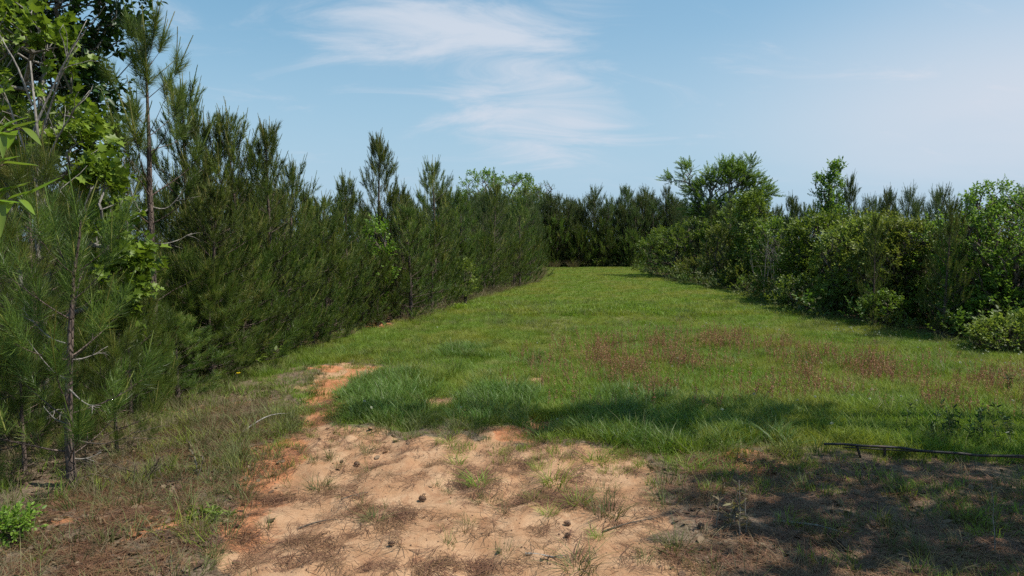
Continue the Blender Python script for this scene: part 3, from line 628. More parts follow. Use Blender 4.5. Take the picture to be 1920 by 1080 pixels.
def stem(h, lean=(0, 0), n=6, wob=.06, seed=0, x=0, y=0):
    rs = np.random.default_rng(seed); t = np.linspace(0, 1, n); w = np.cumsum(rs.normal(0, wob, (n, 2)), 0) * t[:, None]
    return [(x + lean[0] * a + w[i, 0], y + lean[1] * a + w[i, 1], h * a) for i, a in enumerate(t)]
SP_LOBED = spray_set('lobed', 1, 7, .22, .105, .3); SP_OV = spray_set('ovate', 2, 8, .26, .085, .5); SP_SM = spray_set('rhomb', 3, 11, .26, .065, .5)
SP_FINE = spray_set('rhomb', 4, 26, .42, .055, .9); SP_BIG = spray_set('ovate', 5, 7, .28, .125, .4); SP_FAR = spray_set('rhomb', 6, 7, .4, .19, .4)

# top left: a big dark tree, a yellow-green maple in front of it, a bare pale limb
x, y = -8.55, 11.6
big = put_broad('dark_leaved_tree', 'large dark-leaved tree filling the top left corner', 'tree', x, y,
    broad_parts(61, [[(.3, 0, 4.9, 1.5, 1.4, 1.2, 300), (.7, -.2, 6.0, 1.6, 1.5, 1.1, 500), (1.3, -.3, 6.9, 1.6, 1.4, .8, 360), (-.4, 0, 6.4, 1.6, 1.5, 1.4, 300), (1.1, 0, 4.3, .8, .9, .9, 160)]],
                [stem(4.6, (.2, 0), 8, .05, 3)], SP_BIG, per=3, r_tip=.005), 'grey_bark', 'oak')
x, y = -5.95, 8.8
maple = put_broad('maple_tree', 'yellow-green young maple with thin pale stems among the left pines', 'tree', x, y,
    broad_parts(63, [[(0, 0, 4.3, .6, .6, .9, 75), (-.4, 0, 4.9, .6, .5, .5, 45), (.4, .1, 3.5, .4, .5, .5, 60)], [(.85, -.1, 2.6, .30, .4, .6, 80), (1.1, -.2, 1.75, .22, .3, .5, 55), (.8, 0, 1.6, .25, .4, .5, 30)], [(-.7, .1, 3.6, .4, .4, .6, 30)]],
                [stem(4.2, (.1, 0), 8, .06, 4), stem(2.3, (.55, -.1), 6, .06, 5, .1), stem(3.0, (-.6, .1), 6, .06, 6, -.1)], SP_LOBED, per=2, r_tip=.005), 'grey_bark', 'maple')
r = newobj('dead_tree', None, loc=(-5.55, 8.15, float(gz(-5.55, 8.15))))
tag(r, 'bare pale dead sapling branching in front of the dark-leaved tree', 'tree')
tv, tt = tube([(0, 0, 0), (.03, 0, 1.2), (-.05, .03, 2.4), (.05, 0, 3.4), (.0, 0, 4.3)], [.03, .026, .022, .017, .008], 7); newobj('trunk', mk('trunk', tv, tt, M['dead'], smooth=True), r)
for k, (z0, e) in enumerate((((0, 0, 3.2), (.75, -.2, 4.55)), ((0, 0, 3.5), (.55, .1, 4.75)), ((0, 0, 2.9), (-.6, .1, 4.5)), ((.05, 0, 3.0), (.8, -.2, 3.9)), ((0, 0, 3.8), (-.45, .1, 4.8)), ((-.03, 0, 2.2), (.5, -.2, 2.9)))):
    bare_branch(r, z0, e, .014, 80 + k, 'dead', 4, -.06)

# a lance-leaved branch reaching in from the left edge: every leaf on it is large enough to pick out
x, y = -2.23, 2.62
twig = newobj('lance_leaved_sapling', None, loc=(x, y, float(gz(x, y))))
tag(twig, 'bright green sapling with long lance-shaped leaves reaching in at the left edge', 'sapling')
tv, tt = tube([(0, 0, 0), (.02, .01, .8), (-.03, 0, 1.6), (.03, .02, 2.3), (.02, 0, 2.8)], [.014, .012, .010, .008, .004], 7); newobj('stem', mk('stem', tv, tt, M['brown_stem'], smooth=True), twig)
def big_leaf(seed):
    rs = np.random.default_rng(seed); n = 9; V = []; T = []
    for i in range(n):
        t = i / (n - 1); w = .115 * math.sin(math.pi * t ** .8) ** .9 + .004; z = -.22 * t * t + .03 * math.sin(5 * t + seed)
        V += [(-w, t, z + w * .45), (0, t, z), (w, t, z + w * .45)]
    for i in range(n - 1):
        for c in (0, 1): a = i * 3 + c; T += [(a, a + 1, a + 4), (a, a + 4, a + 3)]
    return mk('leaf', V, T, M['lance'], np.full(len(V), .2 + .5 * rs.random()), smooth=True)
LEAVES = [big_leaf(k) for k in range(3)]
rs = np.random.default_rng(5)
for (bx, bz, ex, ey, ez, nl) in ((.02, 2.45, .42, -.02, 2.62, 11), (.0, 2.25, .38, .03, 2.36, 12), (.02, 2.3, .30, .06, 2.50, 6)):
    ts = np.linspace(0, 1, 6)[:, None]; p0 = np.array([bx, 0, bz]); p1 = np.array([ex, ey, ez]); pts = p0 + (p1 - p0) * ts + UP * .03 * np.sin(ts * 3.14)
    tv, tt = tube(pts, .006 * (1 - .6 * ts[:, 0]), 5); tw = newobj('side_twig', mk('side_twig', tv, tt, M['brown_stem'], smooth=True), twig)
    for k in range(nl):
        f = .45 + .55 * (k + .5) / nl; p = p0 + (p1 - p0) * f + UP * .03 * math.sin(f * 3.14)
        az = k * 2.4; o = newobj('leaf', LEAVES[k % 3], tw, p); sc = .105 + .06 * rs.random()
        d = Vector((.55 + .8 * math.cos(az), .5 * math.sin(az), .15 + .85 * math.sin(az + .6))).normalized()
        o.rotation_euler = d.to_track_quat('Y', 'Z').to_euler(); o.scale = (sc * 1.0, sc, sc)

# right-hand thicket, far to near
def at_px(px, d): return (px - 960) / FPX * d, d
x, y = at_px(1345, 42)
put_broad('mimosa_tree', 'feathery mimosa-like tree with layered boughs standing above the right thicket', 'tree', x, y,
    broad_parts(71, [[(-1.9, 0, 6.3, .35, .5, .8, 34), (-2.75, 0, 5.85, .45, .4, .2, 12), (-1.1, .2, 5.1, .8, .9, .7, 90), (-.2, 0, 5.7, .9, 1, .7, 110), (.8, 0, 6.2, 1.0, 1, .7, 130), (1.7, .2, 5.7, .9, 1, .7, 100), (2.5, .1, 5.0, .75, .9, .55, 60), (1.5, .2, 4.6, 1.5, 1, .9, 160), (-.7, 0, 4.2, 1.3, 1, .9, 130), (.6, -.3, 3.6, 2.0, 1, 1.2, 240), (1.9, 0, 6.75, .16, .2, .4, 10)]],
                [stem(3.2, (-.1, 0), 6, .08, 9)], SP_FINE, per=4, r_tip=.009, shell=.15, horiz=.3, ssc=1.35), 'grey_bark', 'mimosa')
x, y = at_px(1268, 41)
put_broad('rounded_shrub', 'dense dark rounded shrub on short stems where the grass lane narrows', 'shrub', x, y,
    broad_parts(72, [[(-.6, -.2, 1.7, 1.45, 1.5, 1.05, 240), (.9, 0, 2.1, 1.5, 1.5, 1.2, 240)]], [stem(1.0, (0, 0), 5, .05, 10)], SP_SM, per=4, r_tip=.007, ssc=1.35), 'twig', 'mid')
RIGHT = [  # name, label, category, column, distance, seed, blobs, stems, sprays, bark, leaf, kw
    ('leafy_tree', 'bright green upright tree beside the feathery tree on the right', 1408, 33, 73, [[(0, 0, 3.0, .75, .8, 1.4, 200), (-.2, -.2, 1.4, .7, .7, .9, 90)]], [stem(2.6, (0, 0), 6, .05, 11)], SP_OV, 'twig', 'fresh', dict(ssc=1.35)),
    ('thin_stemmed_shrub', 'olive shrub with thin upright stems left of the dead grass clump', 1350, 34, 74, [[(0, 0, 1.6, .9, .8, 1.2, 150), (.7, -.4, .8, .6, .5, .6, 50)]], [stem(1.2, (0, 0), 5, .06, 12)], SP_SM, 'twig', 'vine', dict(ssc=1.2)),
    ('ragged_shrub', 'low ragged shrub at the shaded foot of the feathery tree', 1310, 37, 75, [[(0, 0, .7, 1.3, .6, .55, 90), (1.2, -.4, .6, .9, .5, .5, 60)]], [stem(.5, (0, 0), 4, .05, 13)], SP_SM, 'twig', 'vine', dict(ssc=1.2)),
    ('leafy_shrub', 'broad mid-green shrub right of the tangle of bare stems', 1545, 23.5, 76, [[(0, .2, 2.0, 1.15, 1, 1.1, 280), (-.7, -.1, 1.2, .8, .7, .9, 140), (.8, .1, 1.1, .8, .7, .9, 140)]], [stem(1.5, (0, 0), 5, .06, 14)], SP_OV, 'twig', 'mid', dict(ssc=1.1)),
    ('vine_spire', 'tall thin spire draped in leafy vine above the right thicket', 1556, 25, 77, [[(0, 0, 3.7, .38, .4, 1.0, 85), (-.45, 0, 4.1, .22, .2, .45, 14), (.1, 0, 4.75, .16, .16, .28, 14), (0, 0, 2.9, .6, .6, .6, 60)]], [stem(4.6, (0, 0), 9, .04, 15)], SP_OV, 'twig', 'mid', dict(ssc=.95)),
    ('vine_thicket', 'yellow-green vine-covered mound between the two dark right pines', 1705, 18.6, 78, [[(0, .3, 2.05, .95, .8, .75, 300), (-.6, .2, 1.5, .8, .7, .9, 170), (.5, .1, 1.1, .8, .6, .9, 120)]], [stem(1.5, (0, 0), 5, .06, 16)], SP_OV, 'twig', 'vine', dict(ssc=.85)),
    ('leafy_shrub', 'shrub with pale lit leaves left of the nearer dark right pine', 1590, 20.5, 79, [[(0, 0, 1.5, .9, .8, 1.1, 240), (.4, -.1, 2.3, .6, .5, .5, 80)]], [stem(1.1, (0, 0), 5, .06, 17)], SP_OV, 'twig', 'vine', dict(ssc=.95)),
    ('wisteria_shrub', 'big dark shrub with arching shoots at the right picture edge', 1895, 15.6, 80, [[(0, .3, 2.0, 1.35, 1, 1.1, 420), (.5, -.1, 1.0, 1.2, .8, .9, 240), (-.7, .1, 1.3, .7, .7, .9, 140), (0, .4, 3.15, .8, .5, .32, 26), (.7, .4, 3.1, .4, .4, .22, 14)]], [stem(1.4, (0, 0), 5, .06, 18)], SP_OV, 'twig', 'mid', dict(ssc=.8)),
    ('leafy_shrub', 'dark shrub beyond the right picture edge beside the arching-shoot shrub', 2080, 15.2, 81, [[(0, .3, 1.9, 1.3, 1, 1.3, 300)]], [stem(1.3, (0, 0), 5, .06, 19)], SP_OV, 'twig', 'mid', dict(ssc=.85)),
    ('low_shrub', 'low light-green shrub spilling onto the grass at the right edge', 1885, 13.7, 82, [[(0, 0, .32, .62, .45, .30, 90), (.45, .1, .40, .5, .4, .36, 60)]], [stem(.3, (0, 0), 4, .03, 20)], SP_OV, 'twig', 'vine', dict(ssc=.75)),
    ('low_shrub', 'small shrub in the shade under the leaning right pines', 1660, 17.8, 83, [[(0, 0, .4, .6, .4, .38, 70)]], [stem(.3, (0, 0), 4, .03, 21)], SP_OV, 'twig', 'mid', dict(ssc=.75)),
    ('low_shrub', 'low dark shrub at the foot of the broad mid-green shrub', 1510, 21.5, 84, [[(0, 0, .55, .8, .5, .5, 110)]], [stem(.4, (0, 0), 4, .03, 22)], SP_OV, 'twig', 'mid', dict(ssc=.85)),
    ('low_shrub', 'bright low shrub left of the dead grass clump', 1395, 30.5, 85, [[(0, 0, .6, .75, .5, .55, 90)]], [stem(.4, (0, 0), 4, .03, 23)], SP_OV, 'twig', 'vine', dict(ssc=1)),
    ('leafy_sapling', 'small leafy yellow-green sapling low in front of the left pine row', 872, 23.8, 86, [[(0, 0, .9, .28, .28, .65, 60)]], [stem(.9, (0, 0), 4, .03, 24)], SP_OV, 'twig', 'vine', dict(ssc=.8)),
    ('leafy_sapling', 'yellow-green shoot of leaves high among the left pines', 706, 17.8, 87, [[(0, 0, 2.2, .32, .3, .5, 40), (.1, 0, 1.4, .3, .3, .4, 24)]], [stem(2.0, (0, 0), 5, .03, 25)], SP_OV, 'twig', 'maple', dict(ssc=.8)),
    ('low_shrub', 'small fresh green shrub at the bottom left corner', -8, 4.95, 88, [[(0, 0, .08, .11, .11, .07, 16)]], [stem(.12, (0, 0), 4, .02, 26)], SP_OV, 'twig', 'maple', dict(ssc=.42)),
    ('leafy_shrub', 'mid-green shrub in the second rank behind the bare stems', 1465, 29, 89, [[(0, 0, 1.8, 1.1, .9, 1.2, 190)]], [stem(1.3, (0, 0), 5, .06, 27)], SP_OV, 'twig', 'mid', dict(ssc=1.2)),
    ('leafy_shrub', 'rounded green shrub under the broom-like pine', 1440, 31, 91, [[(0, 0, 1.7, 1.2, .9, 1.3, 200)]], [stem(1.2, (0, 0), 5, .06, 29)], SP_OV, 'twig', 'mid', dict(ssc=1.25)),
    ('leafy_shrub', 'pale green shrub between the vine mound and the vine-draped spire', 1630, 21.5, 92, [[(0, 0, 1.9, 1.0, .8, 1.2, 200)]], [stem(1.3, (0, 0), 5, .06, 30)], SP_OV, 'twig', 'vine', dict(ssc=.95)),
    ('leafy_shrub', 'tall leafy shrub filling the skyline behind the right picture edge', 1930, 18.5, 93, [[(0, 0, 2.0, 1.6, .9, 1.5, 320)]], [stem(1.5, (0, 0), 5, .06, 31)], SP_OV, 'twig', 'mid', dict(ssc=.95)),
    ('leafy_shrub', 'mid-green shrub left of the arching-shoot shrub', 1835, 16.8, 94, [[(0, 0, 1.6, .8, .8, 1.2, 220)]], [stem(1.2, (0, 0), 5, .06, 33)], SP_OV, 'twig', 'vine', dict(ssc=.85)),
    ('leafy_shrub', 'green shrub under the right side of the feathery tree', 1370, 39, 95, [[(0, 0, 2.2, 1.6, 1, 1.6, 240)]], [stem(1.5, (0, 0), 5, .06, 34)], SP_OV, 'twig', 'mid', dict(ssc=1.4)),
    ('leafy_shrub', 'dim shrub filling the gap behind the nearest right pine', 1790, 18.2, 90, [[(0, 0, 1.5, 1.2, .9, 1.3, 240)]], [stem(1.2, (0, 0), 5, .06, 28)], SP_OV, 'twig', 'mid', dict(ssc=.9)),
]
for nm, lab, px, d, sd, bl, st, sp, bk, lf, kw in RIGHT:
    x, y = at_px(px, d)
    if d > 14 and bl[0][0][2] > .9 and nm != 'leafy_sapling': bl = [bl[0] + [(0, -.15, .65, max(.7, bl[0][0][3] * 1.05), .75, .62, max(60, bl[0][0][6] // 2))]] + bl[1:]
    put_broad(nm, lab, 'tree' if 'tree' in nm or 'spire' in nm else 'shrub', x, y, broad_parts(sd, [[b[:6] + (int(b[6] * 1.7),) for b in q] for q in bl], st, sp, per=3, **kw), bk, lf, None, rz=0)
for px, d, ty, k, lab, pr, w in ((1640, 17.6, 385, 0, 'dark narrow pine left of the yellow-green vine mound', PINE_MID, .62), (1775, 15.4, 352, 1, 'dark tall pine in front of the right thicket', PINE_MID, .70),
                                (1482, 25, 356, 0, 'broom-like pine behind the tangle of bare stems', PINE_BROOM, 1), (1590, 24, 330, 1, 'narrow pine close beside the vine-draped spire', PINE_BROOM, .8), (1660, 23, 352, 1, 'narrow pine tip behind the left of the two right pines', PINE_BROOM, .8),
                                (1712, 22, 366, 0, 'pair-tipped thin pine above the vine mound', PINE_BROOM, .7), (1738, 21.5, 395, 1, 'short thin pine above the vine mound', PINE_BROOM, .7), (1810, 20, 400, 0, 'thin pine behind the nearest right pine', PINE_BROOM, .8)):
    x, y, H = spot(px, d, ty); put_tree('pine_tree', pr[k], PH, x, y, H, lab, wide=w)
# bare tangle of stems and vines
x, y = at_px(1462, 26.5); r = newobj('bare_vine_tangle', None, loc=(x, y, float(gz(x, y)))); tag(r, 'grey tangle of bare stems in the right thicket', 'brush')
rs = np.random.default_rng(12)
for k in range(16):
    a = rs.random() * 6.28; s0 = np.array([rs.normal(0, .45), rs.normal(0, .3), 0]); bare_branch(r, s0, s0 + [rs.normal(0, .6), rs.normal(0, .4), 1.6 + 1.3 * rs.random()], .014, 120 + k, 'grey_bark', 4, rs.normal(0, .12)).name = 'stem'
# distant trees beyond the stand
for px, d, ty, w, nm, lab, lf in ((905, 72, 322, 2.1, 'distant_tree', 'pale green tree rising behind the far left pines', 'mimosa'), (962, 76, 330, 2.6, 'distant_tree', 'rounded light green tree behind the far left pines', 'mimosa'), (990, 70, 352, 1.7, 'distant_tree', 'smaller green tree just left of the dark distant pine', 'mid')):
    x, y, H = spot(px, d, ty)
    put_broad(nm, lab, 'tree', x, y, broad_parts(px, [[(0, 0, H - 1.6, w, w, 1.5, 150), (-w * .4, 0, H - 3.4, w * .9, w, 1.6, 110), (w * .3, 0, H - .7, w * .5, w * .5, .6, 40)]], [stem(H - 3.5, (0, 0), 6, .08, px)], SP_FAR, per=2, r_tip=.014, step=.6, ssc=1.1), 'grey_bark', lf, 'trees beyond the pine stand')
for px, d, ty, lab in ((1022, 74, 342, 'dark distant pine with a rounded top left of the lane opening'), (1211, 78, 356, 'lone distant pine with a flat rounded top above the far row')):
    x, y, H = spot(px, d, ty)
    put_broad('distant_pine', lab, 'tree', x, y, broad_parts(px, [[(0, 0, H - .7, 1.0, 1, .6, 60), (-.6, 0, H - 1.5, .9, .8, .4, 40), (.7, 0, H - 1.7, .9, .8, .4, 40)]], [stem(H - 2.2, (0, 0), 6, .06, px)], S_FAR[:3], per=1, r_tip=.012, step=.5, ssc=1.1), 'pine_bark', 'needle_far', 'trees beyond the pine stand')
# trees to the right of the viewpoint, out of the picture, whose shade falls across the foreground
for k, (x, y, bl, h, lab) in enumerate(((7.9, 5.35, [(0, 0, 4.6, 2.7, 1.5, 2.2, 300), (-.1, .1, 6.6, 1.8, 1.3, 1.3, 110)], 4, 'tall tree right of the viewpoint shading the leaf litter'),
                                        (6.7, 3.7, [(0, 0, 4.4, 2.3, 1.7, 1.9, 190)], 3.2, 'spreading tree beside the viewpoint shading the bottom right corner'),
                                        (8.1, 7.9, [(-.2, 0, 8.8, 1.25, .65, .7, 130)], 7.9, 'high-crowned tree right of the picture shading the lush grass'),
                                        (8.3, 7.35, [(-.1, 0, 13.6, 1.5, .5, .9, 80), (.2, 0, 12.2, .8, .4, .4, 25)], 12.5, 'very tall slim tree right of the picture shading the clump grass'))):
    put_broad('shade_tree', lab, 'tree', x, y, broad_parts(140 + k, [bl], [stem(h, (0, 0), 7, .05, 30 + k)], SP_BIG, per=2, r_tip=.009, ssc=1.25), 'grey_bark', 'oak', 'trees right of the viewpoint')

# ------------------------------------------------------------------ scattered ground cover (nobody could count it)
def protos(name, meshes):
    c = bpy.data.collections.new(name)
    for k, me in enumerate(meshes):
        c.objects.link(bpy.data.objects.new('%s_%02d' % (name, k), me))
    return c
def scatter(name, P, coll, n_proto, label, cat, smin=.7, smax=1.3, tilt=.12, scl=None, align=None):
    P = np.asarray(P, np.float32); n = len(P); me = bpy.data.meshes.new(name); me.vertices.add(n); me.vertices.foreach_set('co', P.ravel())
    rot = np.stack([rng.normal(0, tilt, n), rng.normal(0, tilt, n), rng.random(n) * 6.283], -1).astype(np.float32)
    s = (smin + (smax - smin) * rng.random(n)).astype(np.float32) * (1 if scl is None else scl.astype(np.float32))
    for an, ty, f, v in (('rot', 'FLOAT_VECTOR', 'vector', rot.ravel()), ('scl', 'FLOAT', 'value', s), ('idx', 'INT', 'value', rng.integers(n_proto, size=n).astype(np.int32))):
        a = me.attributes.new(an, ty, 'POINT'); a.data.foreach_set(f, v)
    o = newobj(name, me); t = bpy.data.node_groups.new(name + '_nodes', 'GeometryNodeTree')
    t.interface.new_socket('Geometry', in_out='INPUT', socket_type='NodeSocketGeometry'); t.interface.new_socket('Geometry', in_out='OUTPUT', socket_type='NodeSocketGeometry')
    gi = t.nodes.new('NodeGroupInput'); go = t.nodes.new('NodeGroupOutput'); ip = t.nodes.new('GeometryNodeInstanceOnPoints'); ci = t.nodes.new('GeometryNodeCollectionInfo')
    ci.inputs['Collection'].default_value = coll; ci.inputs['Separate Children'].default_value = True; ci.inputs['Reset Children'].default_value = True
    ip.inputs['Pick Instance'].default_value = True
    def na(n, dt): q = t.nodes.new('GeometryNodeInputNamedAttribute'); q.data_type = dt; q.inputs[0].default_value = n; return q.outputs[0]
    er = t.nodes.new('FunctionNodeEulerToRotation'); t.links.new(na('rot', 'FLOAT_VECTOR'), er.inputs[0]); t.links.new(er.outputs[0], ip.inputs['Rotation'])
    t.links.new(na('scl', 'FLOAT'), ip.inputs['Scale']); t.links.new(na('idx', 'INT'), ip.inputs['Instance Index'])
    t.links.new(gi.outputs[0], ip.inputs['Points']); t.links.new(ci.outputs[0], ip.inputs['Instance']); t.links.new(ip.outputs[0], go.inputs[0])
    m = o.modifiers.new('scatter', 'NODES'); m.node_group = t
    return tag(o, label, cat, kind='stuff')
def tuft_mesh(name, mat, seed, n, h, spread, w, bend=.5, seg=3, var=(0, .8), lean=.35):
    rs = np.random.default_rng(seed); az = rs.random(n) * 6.283; r = spread * np.sqrt(rs.random(n)); b = np.stack([r * np.cos(az), r * np.sin(az), 0 * r - .01], -1)
    da = az + rs.normal(0, .7, n); hd = np.stack([np.cos(da), np.sin(da), 0 * da], -1); sd = np.stack([-np.sin(da), np.cos(da), 0 * da], -1)
    tw = rs.normal(0, .6, n)[:, None]; sd = sd * np.cos(tw) + hd * np.sin(tw)
    H = h * (.45 + .65 * rs.random(n))[:, None]; bd = (bend * (.3 + rs.random(n)))[:, None]; ln = (lean * rs.random(n))[:, None]; V = []
    for k in range(seg):
        t = k / seg; p = b + UP * H * (t - .35 * bd * t * t) + hd * H * (ln * t + bd * t * t); ww = w * (1 - .55 * t); V += [p - sd * ww / 2, p + sd * ww / 2]
    V.append(b + UP * H * (1 - .35 * bd) + hd * H * (ln + bd)); V = np.stack(V, 1); k = V.shape[1]; tt = []
    for q in range(seg - 1): tt += [(2 * q, 2 * q + 1, 2 * q + 3), (2 * q, 2 * q + 3, 2 * q + 2)]
    tt.append((2 * seg - 2, 2 * seg - 1, k - 1))
    T = (np.array(tt)[None] + (np.arange(n) * k)[:, None, None]).reshape(-1, 3)
    return mk(name, V.reshape(-1, 3), T, M[mat], np.repeat(var[0] + (var[1] - var[0]) * rs.random(n), k))
def sample(n, x0, x1, y0, y1, dens):
    x = x0 + (x1 - x0) * rng.random(n); y = y0 + (y1 - y0) * rng.random(n); px = 960 + x / y * FPX
    k = (rng.random(n) < dens(x, y)) & (px > -150) & (px < 2070); x = x[k]; y = y[k]
    return x, y, np.stack([x, y, gz(x, y)], -1)
C_SHORT = protos('short_grass', [tuft_mesh('short_grass', 'grass', 500 + k, 30, .13, .10, .0060, .7, 2, (0, 1.0)) for k in range(6)])
C_FARG = protos('far_grass', [tuft_mesh('far_grass', 'grass', 520 + k, 36, .12, .22, .013, .6, 2, (0, .95)) for k in range(5)])
C_LUSH = protos('lush_grass', [tuft_mesh('lush_grass', 'lush', 540 + k, 26, .24, .08, .0065, .8, 4, (0, 1.0)) for k in range(6)])
C_DRY = protos('dry_grass', [tuft_mesh('dry_grass', 'dry', 560 + k, 26, .17, .09, .0034, .9, 3, (0, 1), .8) for k in range(5)])
C_OLIVE = protos('olive_grass', [tuft_mesh('olive_grass', 'olive', 580 + k, 24, .18, .07, .0045, .8, 3, (0, 1)) for k in range(5)])
infield = lambda x, y: sstep(-.5, .4, x - xl(y) + .8 * fbm(x * .8, y * .8, 2, 51)) * sstep(.7, -.3, x - xr(y) + .8 * fbm(x * .8, y * .8, 2, 52))
bare = lambda x, y: np.maximum(sand_mask(x, y), litter_mask(x, y))
x, y, P = sample(70000, -6, 11, 6.6, 21, lambda x, y: infield(x, y) * (1 - sstep(.3, .8, bare(x, y))) * (.25 + .75 * edge_d(x, y)) * (1.0 - .45 * sstep(12, 21, y)) * (.55 + .8 * np.clip(fbm(x * .9, y * .9, 3, 53) + .4, 0, 1)))
trk = lambda x, y: np.minimum(np.abs(x - np.interp(y, (7, 12, 20, 30, 45), (.6, 1.2, 2.4, 3.9, 5.2)) - .8), np.abs(x - np.interp(y, (7, 12, 20, 30, 45), (.6, 1.2, 2.4, 3.9, 5.2)) + .8))      # faint mower wheel tracks up the lane
hv = (.55 + .45 * sstep(.1, .4, trk(x, y) + .3 * fbm(x, y, 2, 59))) * (.5 + .5 * edge_d(x, y)) * (.8 + .9 * np.clip(fbm(x * .5, y * .5, 3, 54) + .15, 0, .6) + .5 * sstep(13, 8.5, y) * sstep(-1, 2, x))
scatter('field_grass', P, C_SHORT, 6, 'short bright green field grass of the near lane', 'grass', .7, 1.25, .12, hv)
x, y, P = sample(30000, -4, 12, 20, 59, lambda x, y: infield(x, y) * (.95 - .4 * sstep(25, 55, y)))
scatter('lane_grass', P, C_FARG, 5, 'short bright green grass of the far lane', 'grass', .8, 1.3, .1, .7 + .5 * sstep(30, 20, y))
LUSH = [gpoly(p) for p in ([(635, 800), (640, 745), (690, 708), (800, 695), (825, 735), (800, 765), (790, 812), (700, 810)], [(850, 800), (850, 752), (930, 728), (1010, 738), (1030, 770), (1010, 800), (990, 835), (900, 822)], [(1060, 838), (1050, 775), (1110, 745), (1180, 728), (1330, 740), (1480, 785), (1490, 835), (1330, 848), (1200, 845)], [(820, 672), (835, 650), (920, 648), (915, 672)])]
def lush_d(x, y):
    m = 0 * x
    for p in LUSH: m = np.maximum(m, sstep(-.12, .2, sdpoly(p, x, y) + .35 * fbm(x * 2, y * 2, 3, 61)))
    return m * (1 - sstep(.35, .7, sand_mask(x, y)))
x, y, P = sample(26000, -3.5, 5, 6.6, 15, lambda x, y: np.maximum(lush_d(x, y) * .36 * (.4 + 1.5 * np.clip(fbm(x * 2.2, y * 2.2, 3, 62) + .3, 0, .8)), .012 * infield(x, y) * (bare(x, y) < .2)))
scatter('lush_grass', P, C_LUSH, 6, 'long dark green clump grass edging the bare sand', 'grass', .55, 1.3, .15)
x, y, P = sample(26000, -7.5, 7, 3.6, 12.5, lambda x, y: (x < 0) * (.20 * litter_mask(x, y) * sstep(5.2, 7.5, y) + .07 * litter_mask(x, y)) + (x > 0) * .07 * litter_mask(x, y) + .25 * (np.abs(x - xl(y)) < .7) * (y > 8))
scatter('dry_grass', P, C_DRY, 5, 'dry tan grass on the left verge', 'grass', .6, 1.3, .2)
x, y, P = sample(22000, -7.5, 8, 3.6, 14, lambda x, y: (x < 0) * .34 * litter_mask(x, y) * sstep(-.2, .2, fbm(x * .9, y * .9, 3, 66) + .03) + (x > 0) * .22 * litter_mask(x, y) * sstep(-.05, .25, fbm(x * 1.1, y * 1.1, 3, 67)) + .25 * (np.abs(x - xl(y)) < .9) * (y > 8) + .30 * sstep(.05, .4, sand_mask(x, y)) * sstep(.95, .5, sand_mask(x, y)))
scatter('olive_grass', P, C_OLIVE, 5, 'thin olive grass growing through the leaf litter', 'grass', .6, 1.4, .2)
C_UNDER = protos('undergrowth', [mk('undergrowth', *broad_parts(950 + k, [[(0, 0, .22, .30, .30, .22, 16)]], [[(0, 0, 0), (0, 0, .08)]], SP_OV, per=1, r_tip=.003, step=.15, ssc=.8)[1][:2], M[('vine', 'mid', 'mid', 'olive')[k]], smooth=False) for k in range(4)])
x, y, P = sample(10000, -9, 16, 9, 60.5, lambda x, y: np.maximum(.8 * (y > 56.3) * (x > 1) * (x < 14) + .30 * (y < 56.3) * (x > xr(y) - .55) * (x < xr(y) + 3) * (y > 13), .09 * (x < xl(y) + .1) * (x > xl(y) - 3.5)) * (1 - .5 * sstep(25, 50, y)))
scatter('undergrowth', P, C_UNDER, 4, 'mixed leafy undergrowth at the foot of the trees', 'undergrowth', .6, 1.7, .2)
x, y, P = sample(16000, -9, 16, 9, 58, lambda x, y: .30 * np.maximum((x > xr(y) - .4) * (x < xr(y) + 3) * (y > 13), (x < xl(y) + .3) * (x > xl(y) - 3)) * (1 - .5 * sstep(25, 50, y)) * 1.8)
scatter('shade_grass', P, C_OLIVE, 5, 'thin grass in the shade along the tree edges', 'grass', .9, 2.0, .2)
def dryfringe(x, y): return (np.abs(x - xl(y) + .1) < .45) * sstep(17, 22, y) * .5
x, y, P = sample(16000, -4, 4, 16, 58, dryfringe)
scatter('dry_fringe', P, C_DRY, 5, 'dead tan grass fringe under the far left pines', 'grass', 1.3, 2.6, .2)
x, y, P = sample(9000, -5, 10.5, 7, 24, lambda x, y: infield(x, y) * (1 - sstep(.2, .6, bare(x, y))) * .55 * sstep(-.05, .3, fbm(x * .8, y * .8, 4, 57)))
scatter('field_weeds', P, C_OLIVE, 5, 'olive seeding grass mixed through the field', 'grass', .8, 1.7, .2)
x, y, P = sample(5000, -5, 10.5, 7, 24, lambda x, y: infield(x, y) * (1 - sstep(.2, .6, bare(x, y))) * .45 * sstep(.0, .3, fbm(x * 1.1, y * 1.1, 4, 58)))
scatter('field_straw', P, C_DRY, 5, 'dry straw stems mixed through the field grass', 'grass', .6, 1.3, .3)
x, y, P = sample(16000, -3, 4, 6, 13, lambda x, y: .30 * sstep(.75, -.05, sdpoly(SAND, x, y) + .5 * fbm(x * 2.5, y * 2.5, 3, 91)) * (sdpoly(SAND, x, y) > -.5) * (x > xl(y) + 1.0) * (y > 6.4) * (1 + 1.2 * (y > 8.2)) * sstep(-.2, .15, fbm(x * 3.1, y * 3.1, 2, 92)))
scatter('margin_grass', P, C_SHORT, 6, 'sparse short grass creeping out onto the edge of the sand', 'grass', .35, .95, .25)
x, y, P = sample(9000, 1, 8, 3.6, 8, lambda x, y: .16 * litter_mask(x, y) * sstep(-.1, .25, fbm(x * 1.4, y * 1.4, 3, 93)))
scatter('shaded_grass', P, C_SHORT, 6, 'thin green grass in the shaded litter at lower right', 'grass', .5, 1.2, .25)
